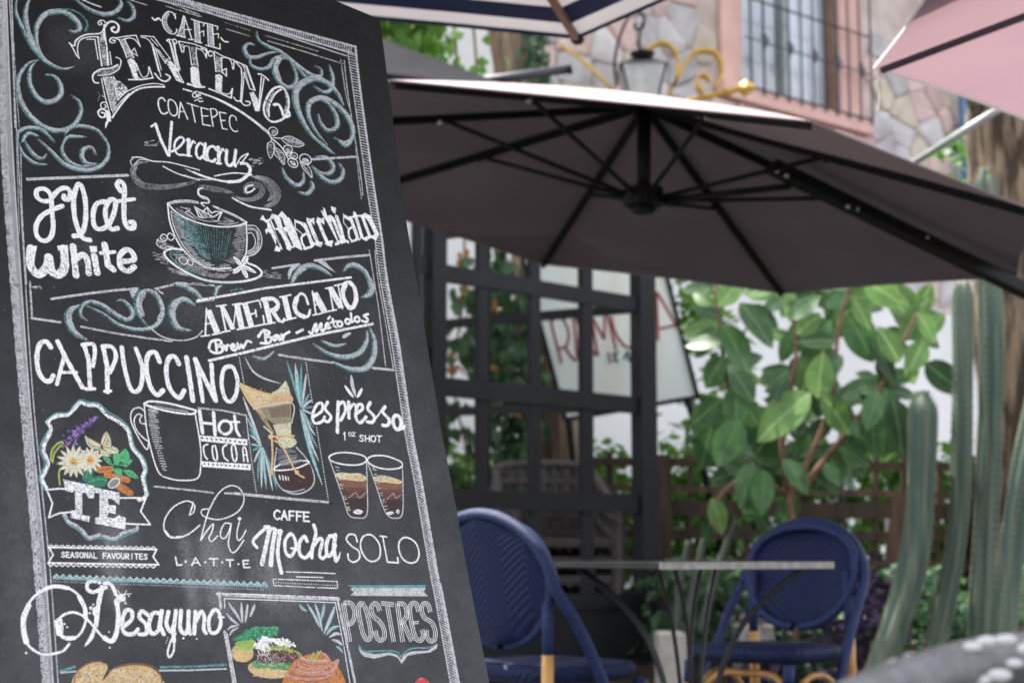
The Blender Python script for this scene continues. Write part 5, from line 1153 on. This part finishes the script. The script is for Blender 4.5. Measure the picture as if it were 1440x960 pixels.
s W26 405,350 385,318 352,365 355,440 392,467 432,430; s W26 452,240 466,300 442,400 438,465; s W24 448,390 490,335 512,352 492,440 512,472 542,450; s W27 600,322 562,318 540,380 547,450 577,440 602,380; s W30 602,310 592,400 607,485; t W16 600,470 620,480 638,425
s W12 755,355 740,310 700,305 680,340 720,388 765,420 770,470 732,497 697,480 690,440; s W12 832,305 790,328 780,400 820,475 870,492 912,460 912,380 872,320 832,305; l W11 932,315 966,497 1042,502 1037,465; l W10 915,315 960,321; s W12 1100,325 1055,345 1045,400 1070,470 1120,502 1170,490 1187,430 1160,360 1100,325
l W7 260,565 440,570 600,577; l W7 330,600 515,604; l W7 d=.7 165,615 400,624 615,632 618,680 400,672 175,660 165,615; o W7 d=.7 190,640 400,650 600,660
@ 0 790 4.5
l T16 d=.7 380,690 420,680 470,662; l G9 385,700 490,690; l T15 d=.6 1015,665 1200,662 1430,650; l G10 1010,686 1200,684 1430,675
s W16 437,518 390,565 290,585 220,562 165,505 143,400 160,300 230,205 340,152 430,165 500,215 542,300 540,380 500,460 430,490 375,450 358,395 390,342 460,318 530,345 590,405 640,465 690,502 730,480 745,380 745,250 720,165 670,125
s W34 165,505 148,430 150,350 180,275; s W24 240,195 330,155 430,165; s W28 500,220 535,290 540,350; s W30 735,250 748,340 735,450 705,500 660,480; s W22 660,135 700,140 730,200; s W24 605,118 558,128 552,170 590,190 645,168 670,160; s W30 645,160 622,270 606,400; t W26 606,380 580,470 535,532; b W 345,370 385,350 400,400 395,455 360,462 350,410; s W24 370,430 400,475 470,480
E W 770,225,26,24; s W5 720,210 830,200; s W5 745,180 800,265; s W5 800,180 745,270; E W 600,310,16,30; E W 575,290,11,11; E W 568,322,7,7; E W 590,268,7,7; E W 628,128,14,12; E W 165,573,7,7; E W 695,540,6,6; E W 408,390,7,7; E W 425,410,6,6; E W 690,440,5,5; E W 790,260,4,4; E W 815,215,5,5; E W 735,235,6,6
s W26 775,410 830,365 832,312 795,308 772,375 785,445 840,455 872,425; s W26 935,335 895,310 882,350 922,395 925,450 880,457; s W27 1012,325 965,325 942,395 960,452 1000,430 1018,345; l W28 1022,310 1010,400 1035,455; s W26 1065,315 1052,390 1080,440 1105,380; s W26 1112,308 1098,440 1100,500; s W13 1100,490 1098,560 1072,602 1060,570 1080,500 1112,450
s W27 1145,308 1140,420 1172,452 1195,400; l W27 1192,312 1190,400 1202,452; l W27 1236,315 1228,452; s W24 1240,375 1272,312 1292,350 1288,420 1302,450; s W24 1352,305 1320,365 1330,440 1370,442 1396,385 1382,315 1352,305; s W10 1380,350 1415,348; o W6 1050,510 1060,480; E W 1160,480,7,7; E W 1245,485,5,5
b J d=.85 462,800 478,700 550,645 640,633 682,662 650,740 632,800; s N9 470,765 485,695 560,640 640,628; s I8 d=.4 500,760 560,690 640,660; b J d=.85 660,800 680,715 740,670 860,650 960,670 1015,725 1020,800; s N10 690,690 760,655 880,645 980,670 1020,730 1020,790; c N4 70 500,690 650,680 620,765 490,765; c N4 130 700,690 990,700 1000,765 690,765; c I7 120 710,680 960,690 990,765 700,765; c I7 60 520,680 650,665 630,765 500,765; c Y8 60 700,680 960,690 990,765 700,765
@ 300 800 6
l G30 d=.75 35,212 300,225 600,238 1055,252; l W10 d=.6 35,205 400,215 1050,240; l W8 90,248 400,258 1030,282; l G24 d=.75 48,205 62,330; l G26 d=.75 95,530 130,720 175,985; l W8 90,250 96,330; l W7 115,545 195,985; l G22 d=.75 1045,250 1120,600 1200,985; l W7 1030,290 1100,650 1155,985
t G24 235,450 180,360 122,278; t G24 245,455 238,360 235,278; t G24 268,450 280,360 288,290; t G26 305,405 330,350 350,292; t G22 218,472 160,430 105,368; t G18 210,475 150,485 118,515; t G18 212,492 160,520 132,562
t C26 785,352 755,335 722,298; t C28 895,490 850,390 790,290; t G14 895,490 850,390 790,290; t C28 918,525 890,400 855,290; t G14 918,525 895,400 860,290; t C28 905,440 925,360 935,290; t C34 930,545 985,420 1025,310; t G16 930,545 985,420 1025,310; t C28 948,558 1000,500 1062,478; t G26 975,575 1030,545 1082,552; t G26 998,595 1050,610 1088,645; t C20 1035,650 1065,670 1092,705
E J d=.9 245,705,95,78 5; r Y5 30 170,700 320,700 320,760 190,760; b M d=.8 158,592 200,560 250,535 270,505 320,505 345,478 390,490 430,480 470,488 515,478 550,500 545,550 510,560 480,588 430,580 400,602 350,590 300,605 240,612; s L9 190,590 260,560 300,530 340,560 370,510 400,560 450,500 470,560 520,495 530,560; s L8 250,560 330,500 420,495 530,490; b F d=.85 185,620 260,600 350,600 345,660 290,690 215,670; b V d=.7 200,625 280,610 340,610 320,640 240,645
E J d=.9 480,840,190,80 5; r Y6 60 320,850 640,850 620,900 340,900; b M d=.6 330,770 480,820 650,780 640,850 480,830 350,830; s L9 340,790 400,830 450,800 520,840 580,800 640,840; b V d=.6 440,680 560,640 740,720 700,740; b B d=.8 345,720 420,690 560,680 700,710 700,770 560,790 400,790; s A9 370,760 420,710 470,770 520,720 560,770 620,720 680,760; s N8 380,780 450,740 500,790 600,750
c M14 d=.7 60 170,600 340,490 550,490 500,590; c L10 60 170,600 340,490 550,480 500,590; c V14 30 450,660 620,620 740,720 560,690; c W18 70 345,640 420,575 520,600 400,700; c W16 60 480,590 620,590 700,655 560,630; c I10 50 350,640 560,590 690,650 420,700; c W10 26 360,690 480,680 480,760 380,780; c B14 60 350,720 700,690 690,780 400,790; c A9 60 350,720 700,690 690,780 400,790; c D8 60 370,730 690,700 680,780 400,790; c L10 60 330,780 650,790 640,850 350,830; c M10 40 330,780 650,790 640,850 350,830; c Y7 80 310,850 640,850 620,910 340,910; c I6 60 320,850 640,850 620,890 340,890; c Y7 50 170,680 330,680 320,770 190,770; l V12 690,690 740,720
b O d=.8 620,1000 610,890 700,760 860,710 980,760 1070,850 1080,1000; s S26 740,750 830,790 950,780; s S26 690,800 800,840 930,830 1050,770; s S28 680,850 800,885 960,870 1040,800; s S28 610,880 700,920 850,930 1000,890; s S24 880,700 940,720 980,770; s N8 700,790 690,850 640,880; s N8 1000,800 1030,850 1050,900; s S22 760,780 850,760 960,790; s I5 760,795 840,815 930,805; c S12 50 650,830 1040,830 1050,960 640,960; c N6 50 650,800 1040,800 1050,960 640,960; s N7 740,770 830,810 950,795; s N7 690,820 800,865 960,850; s N7 640,880 780,905 950,900; s N7 720,930 850,950 1000,910; s I6 740,745 850,775 960,765; s I6 690,835 800,870 930,855; s I6 1000,860 1050,770; s O20 650,960 850,970 1050,900; l F12 820,760 845,705; l F12 850,760 905,690; l F10 810,765 930,775; t S30 1000,880 1030,820 1055,765
@ 460 800 6
p T d=.85 170,135 830,132 828,160 222,158; p G d=.8 190,165 222,158 832,158 815,190 852,228 192,222 225,192; s T14 d=.7 268,645 310,690 400,692 530,688 600,705 622,742 645,710 720,668 850,662 925,635
p G d=.85 265,655 300,695 400,715 530,700 590,720 625,765 650,715 720,690 850,685 930,628 925,665 870,700 760,712 680,728 628,798 600,750 560,730 520,722 400,752 310,735 275,695
x W6 135,285 190,610; x W6 140,285 200,290 232,360 215,440 170,472; x W6 292,288 262,340 290,500 320,580 352,590 368,540 332,360 292,288; x W6 442,350 420,297 392,292 370,332 390,398 440,440 475,500 482,570 450,600 420,578 405,520
x W6 455,288 560,298; x W6 508,315 560,610; x W6 590,290 635,610; x W6 590,290 650,300 672,380 640,440 610,450; x W6 640,450 712,605; x W6 770,355 750,292 712,292 695,345 710,450 742,570 782,602 812,562 800,512; l W6 720,445 770,440; l W6 722,460 770,458; x W6 868,360 850,300 812,292 795,342 820,408 880,450 910,520 906,590 872,606 842,572 835,515
b R 745,985 755,935 800,912 850,940 860,985; s S8 770,930 800,918
@ 330 500 4
t G22 655,110 662,170 680,232; t W20 618,168 640,200 668,236; t W20 716,184 702,212 688,236
s W16 440,345 488,312 490,270 460,278 436,340 450,380 488,372 505,345; s W17 522,262 508,300 540,342 525,372 500,362; l W20 582,262 578,340 577,430; s W17 585,275 612,262 622,310 595,365; l W20 640,262 642,350; s W16 645,300 668,272 682,290; s W18 682,325 716,302 712,275 688,285 680,345 705,377 738,345; s W19 762,265 748,300 785,345 772,375 745,372; s W10 785,360 810,330 838,288; s W19 845,288 832,318 868,360 858,392 832,392; e W22 913,376,23,40 -8; s W14 925,410 945,412 955,395
o W6 25,12 50,150; o W6 400,40 435,262; o W6 460,405 525,805; o W6 65,350 90,560 120,765; l G15 d=.7 0,775 250,800 530,825; E K 540,828,12,10
t T16 375,300 330,150 292,30; t G16 370,290 350,160 340,45; t T15 375,290 372,160 375,50; t G14 378,290 390,190 402,100; t T13 378,295 400,250 418,215; t G13 380,298 410,265 438,250; t T13 380,300 410,292 442,288; t G13 380,302 410,318 442,330; t T14 380,305 410,360 445,405; t G14 378,305 415,390 452,450; t T16 376,305 420,430 465,520; t G16 372,305 420,470 472,595; t C20 365,300 420,520 492,728; t T14 360,270 330,150 300,60; t C14 365,280 355,150 350,80
t G16 150,505 95,360 45,230; t C13 150,508 105,420 65,340; t T12 148,508 110,450 78,405; t G12 148,510 115,470 85,445; t C12 148,512 115,503 88,498; t T12 148,514 120,525 98,535; t G13 150,515 125,560 108,602; t T14 152,516 135,610 130,705; t G14 154,516 150,630 150,748; t C15 156,516 165,630 178,752; t G14 158,516 190,640 212,758; t T14 160,516 205,640 236,752
b Y d=.93 20,155 60,165 120,190 210,215 315,225 318,265 215,285 110,300; p I d=.9 205,215 250,185 287,138 305,180 316,225; c J5 d=.8 50 30,165 300,220 300,265 120,290; p I d=.7 a=.5 40,172 120,205 215,232 200,262 120,285; b S d=.55 a=.45 215,225 310,200 315,262 230,272; p Q d=.92 110,300 318,266 318,380 225,388; p B d=.6 a=.7 190,300 310,275 312,340 210,350; p J d=.8 a=.6 112,300 145,296 225,440 205,430; p I d=.9 215,388 316,376 318,445 240,455; s G7 105,300 318,266 320,380; p Y d=.8 225,450 318,445 322,462 235,470; b I d=.85 245,470 325,462 348,488 320,515 262,515 
s G7 235,520 222,640 240,720 290,765 360,777 430,742 447,680 410,590 345,515; b D d=.95 228,645 300,650 412,605 440,680 420,742 350,770 280,755 240,705; s W8 220,640 250,615 330,595 405,592 410,606 340,635 260,645 220,640; h H5 18 240,530 240,600 250,620 340,530 360,570 400,600; s Y12 215,455 330,452; s Y12 208,470 212,560 206,668; s Y11 225,480 260,500 300,570 345,655 388,685; E Y 202,455,14,14; E Y 350,655,12,12; E Y 206,655,11,15; l I10 165,400 210,440; l W7 250,675 255,695; l W7 268,676 272,698; l W7 285,680 288,700; l W5 300,684 302,702; s G5 270,755 330,765 390,750
p N d=.92 558,655 740,690 742,760 640,770 590,740; p D d=.95 592,740 642,765 742,758 745,888 700,910 640,890; p B d=.7 600,740 735,740 735,800 620,800; b I d=.8 562,668 600,655 650,662 700,660 740,685 720,705 650,700 590,690; r Y6 20 570,670 730,680 730,700 580,695; s W8 530,570 570,549 640,546 720,562 740,590 700,613 620,613 550,595 530,570; s G6 533,585 570,690 605,790 640,893 690,912 742,895 745,750 740,595; b W d=.7 665,880 690,862 722,875 700,892; h G5 14 560,600 600,780 640,880 580,605 625,780 660,880; s A5 640,800 680,770 700,800 735,770
p N d=.92 774,678 942,702 942,770 850,780 808,750; p D d=.95 808,750 852,778 942,765 942,880 890,910 850,882; p B d=.7 815,755 935,750 935,810 835,810; b I d=.8 776,688 820,672 870,680 940,705 920,720 850,712 800,708; r Y6 20 785,690 930,700 930,715 795,708; s W8 745,590 770,566 840,563 910,585 942,607 925,632 850,638 780,620 745,590; s G6 748,605 790,720 830,840 860,898 900,914 942,890 946,740 942,610; b W d=.7 850,885 880,875 895,885 870,895; E W d=.7 918,876,10,12; h G5 12 770,620 810,760 850,870 790,625 830,760 865,870; s A5 855,810 890,775 905,800 935,780
@ 20 560 4
s W20 d=.7 186,135 200,120 240,100 300,92 340,55 370,25 410,38 470,45 520,95 590,135 640,185 662,275 710,335 735,400 722,450 742,545 700,572; s W20 d=.7 186,135 205,180 170,255 165,300 190,365 170,420 155,455 182,505; s G18 d=.7 282,650 305,692 370,730 420,782 480,768 560,788 610,758 685,735 690,718
s T7 180,125 235,85 300,82 335,40 375,8 415,22 475,30 530,78 600,120 650,175 675,270 725,330 748,400 737,450 756,545; s T7 192,180 150,255 146,300 172,368 150,420 140,455 170,515; s T7 270,655 300,705 360,742 415,795 480,785 560,800 620,775 695,745; l W9 180,515 250,508 320,512; l W9 182,515 214,590 194,670 255,645 320,640; l W9 592,560 740,560 710,635 765,710 625,705
b M d=.8 382,440 400,380 430,370 445,420 430,460 400,470; b M d=.85 400,470 440,445 500,435 525,455 510,490 460,500 420,490; s L5 400,450 420,400 430,430; s L5 420,470 470,455 520,460
s V11 205,350 210,300 235,262 268,245 272,272; s V9 215,360 225,310 262,262; s V10 258,395 250,430 256,485
l O36 478,402 540,398; l O34 d=.85 520,430 635,458; l O44 575,485 648,530; e N5 645,530,15,20 30; s S5 540,430 630,452; l N5 575,470 650,515; E H 560,477,36,22 -35; e W5 560,477,36,22 -35; s N6 480,405 540,395
b L d=.85 500,330 530,330 552,375 520,360; b L d=.9 555,320 585,305 600,345 570,375; b L d=.9 590,320 625,282 650,330 625,365 600,355; b L d=.9 555,400 600,395 605,440 580,430; b L d=.9 610,405 660,405 698,447 650,440; b L d=.85 620,350 665,345 640,380 620,385; s M5 560,400 600,370 640,370; s M4 600,340 630,310; s M4 620,415 690,443; s M4 515,340 545,370; s L6 555,400 560,370 620,380
b I d=.85 490,262 440,235 398,208 415,265 460,285; b I d=.85 490,262 500,210 522,190 545,240 540,270; b I d=.85 500,270 560,270 588,300 530,310; b I d=.8 480,280 520,300 545,325 495,320; b I d=.8 480,270 460,300 470,320; l N4 405,215 485,260; l N4 522,200 500,255; l N4 580,297 505,272; l N4 540,322 495,280; s N4 420,260 470,275; s N4 530,215 515,260; E N d=.7 492,266,10,8; s B4 398,208 440,232 480,250
''')
# small script lettering
text('SEASONAL FAVOURITES', 20+265/4, 560+893/4, 20+755/4, 560+905/4, 7.2, 1.7, gap=.28)
text('CAFFE', 350+175/4.97, 690+197/4.97, 350+432/4.97, 690+214/4.97, 12.5, 2.6, gap=.22)
text('SHOT', 330+700/4, 500+481/4, 330+832/4, 500+487/4, 8.5, 1.7, gap=.22)
text('1', 330+608/4, 500+475/4, 330+635/4, 500+476/4, 11, 1.7); text('OZ', 330+640/4, 500+452/4, 330+682/4, 500+453/4, 5, 1.2, gap=.25)
# scalloped box, lavender, daisies, zigzag
B4 = lambda x, y: np.array([20+x/4, 560+y/4])
for a, b in (((195, 838), (800, 850)), ((190, 925), (812, 935)), ((195, 838), (218, 880)), ((218, 880), (190, 925)), ((800, 850), (780, 890)), ((780, 890), (812, 935))): stroke(np.array([B4(*a), B4(*b)]), 2.2, 'W')
for i in range(19):
    x = 205+i*32
    stroke(npspl([B4(x-16, 838+i*.6), B4(x, 824+i*.6), B4(x+16, 838+i*.6)], 5), 1.5, 'W'); stroke(npspl([B4(x-16, 928+i*.5), B4(x, 944+i*.5), B4(x+16, 928+i*.5)], 5), 1.5, 'W')
for i in range(95):
    t = rng.random(); c = B4(290+165*t+rng.normal()*14*(1.15-t), 255-140*t+rng.normal()*22*(1.1-t)); stroke(np.array([c, c+np.array([rng.normal()*1.5, -1.5])]), 1.6+rng.random()*1.2, ['P', (.33, .22, .5), (.12, .07, .2)][i % 3])
for cx, cy, R0, n in ((425, 345, 74, 13), (332, 358, 92, 15)):
    for k in range(n):
        a = 2*math.pi*k/n+.1; d = np.array([math.cos(a), math.sin(a)]); q0 = B4(cx, cy)+d*4; q1 = B4(cx, cy)+d*R0/4*(.9+.15*rng.random()); stroke(np.array([q0+(q1-q0)*t for t in np.linspace(0, 1, 8)]), 5.2, (.70, .66, .50), dens=.9, taper=1); stroke(np.array([q0, q0+(q1-q0)*.8]), .5, (.35, .33, .22), dens=.6)
    stroke(np.array([B4(cx-4, cy), B4(cx+6, cy+2)]), 8, (.75, .36, .08)); stroke(np.array([B4(cx-6, cy+4), B4(cx+2, cy+6)]), 3, (.5, .2, .05))
T_ = [B4(*p) for p in ((275, 455), (450, 492), (450, 562), (418, 560), (402, 532), (382, 530), (382, 655), (425, 662), (420, 695), (318, 670), (320, 630), (345, 628), (340, 512), (328, 528), (290, 520))]; fill(np.array(T_), 'W', .72)
E_ = [B4(*p) for p in ((450, 500), (595, 530), (590, 598), (550, 565), (525, 562), (530, 598), (572, 602), (570, 650), (530, 640), (522, 668), (562, 674), (588, 655), (627, 672), (625, 737), (455, 702), (455, 672), (480, 665), (480, 535), (452, 530))]; fill(np.array(E_), 'W', .72)
for y in range(560, 660, 14): stroke(np.array([B4(345, y), B4(378, y-12)]), .7, 'K', alpha=.7); stroke(np.array([B4(485, y+10), B4(520, y-2)]), .7, 'K', alpha=.7)
zz0, zz1 = np.array([74.5, 811.]), np.array([376, 822.5]); n = 32
top = []
for i in range(n*2+1):
    p = zz0+(zz1-zz0)*i/(2*n); top.append(p+np.array([0, -4.2 if i % 2 else 0.6]))
fill(np.array(top+[zz1+np.array([0, 3]), zz0+np.array([0, 3])]), 'C', .78, .85)
stroke(np.array(top), 1.2, (.62, .72, .72), dens=.8)
for i in range(n*3): p = zz0+(zz1-zz0)*i/(3*n); stroke(np.array([p+np.array([0, 5.4]), p+np.array([.6, 7])]), .9, 'G', dens=.7)
# random specks
for _ in range(120):
    p = np.array([rng.random()*640, rng.random()*960]); stroke(np.array([p, p+.3]), .5+rng.random()*.5, 'G', alpha=.5)

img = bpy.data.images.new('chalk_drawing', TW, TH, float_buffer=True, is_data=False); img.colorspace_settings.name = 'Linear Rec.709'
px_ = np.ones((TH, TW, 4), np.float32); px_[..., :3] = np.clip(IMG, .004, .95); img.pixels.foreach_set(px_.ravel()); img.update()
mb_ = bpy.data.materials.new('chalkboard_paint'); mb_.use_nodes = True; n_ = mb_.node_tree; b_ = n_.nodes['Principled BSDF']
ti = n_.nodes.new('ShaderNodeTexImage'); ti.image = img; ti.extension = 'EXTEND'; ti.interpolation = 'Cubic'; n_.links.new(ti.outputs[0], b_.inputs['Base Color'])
b_.inputs['Roughness'].default_value = .42; b_.inputs['Specular IOR Level'].default_value = .2
tc_ = n_.nodes.new('ShaderNodeTexCoord'); no_ = n_.nodes.new('ShaderNodeTexNoise'); no_.inputs['Scale'].default_value = 260; n_.links.new(tc_.outputs['Object'], no_.inputs['Vector'])
bm_ = n_.nodes.new('ShaderNodeBump'); bm_.inputs['Strength'].default_value = .12; bm_.inputs['Distance'].default_value = .001; n_.links.new(no_.outputs[0], bm_.inputs['Height']); n_.links.new(bm_.outputs[0], b_.inputs['Normal'])
def bw(a, b, d=0): return BO+BH*a+BU*b+BN*d
botc = bw((aL+outline[-2][0])/2, bBot)
bd = empty('menu_chalkboard', Vector((botc.x, botc.y, 0)), 'tall leaning black chalkboard crowded with hand drawn coffee menu lettering and sketches', 'chalkboard')
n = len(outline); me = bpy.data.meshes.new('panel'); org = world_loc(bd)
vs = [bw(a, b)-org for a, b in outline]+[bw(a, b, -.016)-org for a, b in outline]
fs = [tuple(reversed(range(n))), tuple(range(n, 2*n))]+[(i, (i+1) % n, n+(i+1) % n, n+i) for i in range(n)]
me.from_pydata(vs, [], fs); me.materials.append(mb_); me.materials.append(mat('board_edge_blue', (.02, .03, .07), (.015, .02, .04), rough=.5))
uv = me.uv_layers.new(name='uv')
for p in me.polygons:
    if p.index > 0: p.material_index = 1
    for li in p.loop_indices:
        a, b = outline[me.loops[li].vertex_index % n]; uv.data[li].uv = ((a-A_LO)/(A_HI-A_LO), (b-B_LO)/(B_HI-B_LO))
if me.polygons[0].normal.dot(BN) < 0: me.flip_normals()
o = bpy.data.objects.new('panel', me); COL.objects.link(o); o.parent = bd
rear = Vector((-BN.x, -BN.y, 0)).normalized(); tl_, tr_ = bw(aL+.03, -.10, -.03), bw(-.05, -.10, -.03); zdrop = tl_.z
m = MB(); bl_, br_ = Vector((tl_.x, tl_.y, 0))+rear*.25, Vector((tr_.x, tr_.y, 0))+rear*.25
m.add([tl_, tr_, br_, bl_]+[v+rear*.014 for v in (tl_, tr_, br_, bl_)], [(0, 1, 2, 3), (7, 6, 5, 4), (0, 4, 5, 1), (1, 5, 6, 2), (2, 6, 7, 3), (3, 7, 4, 0)]); m.build('rear_panel', M_black, bd)
for a_ in (aL+.12, -.16): MB().tube([bw(a_-.04, -.09, -.024), bw(a_+.04, -.09, -.024)], .008, 8).build('hinge', M_bolt, bd)
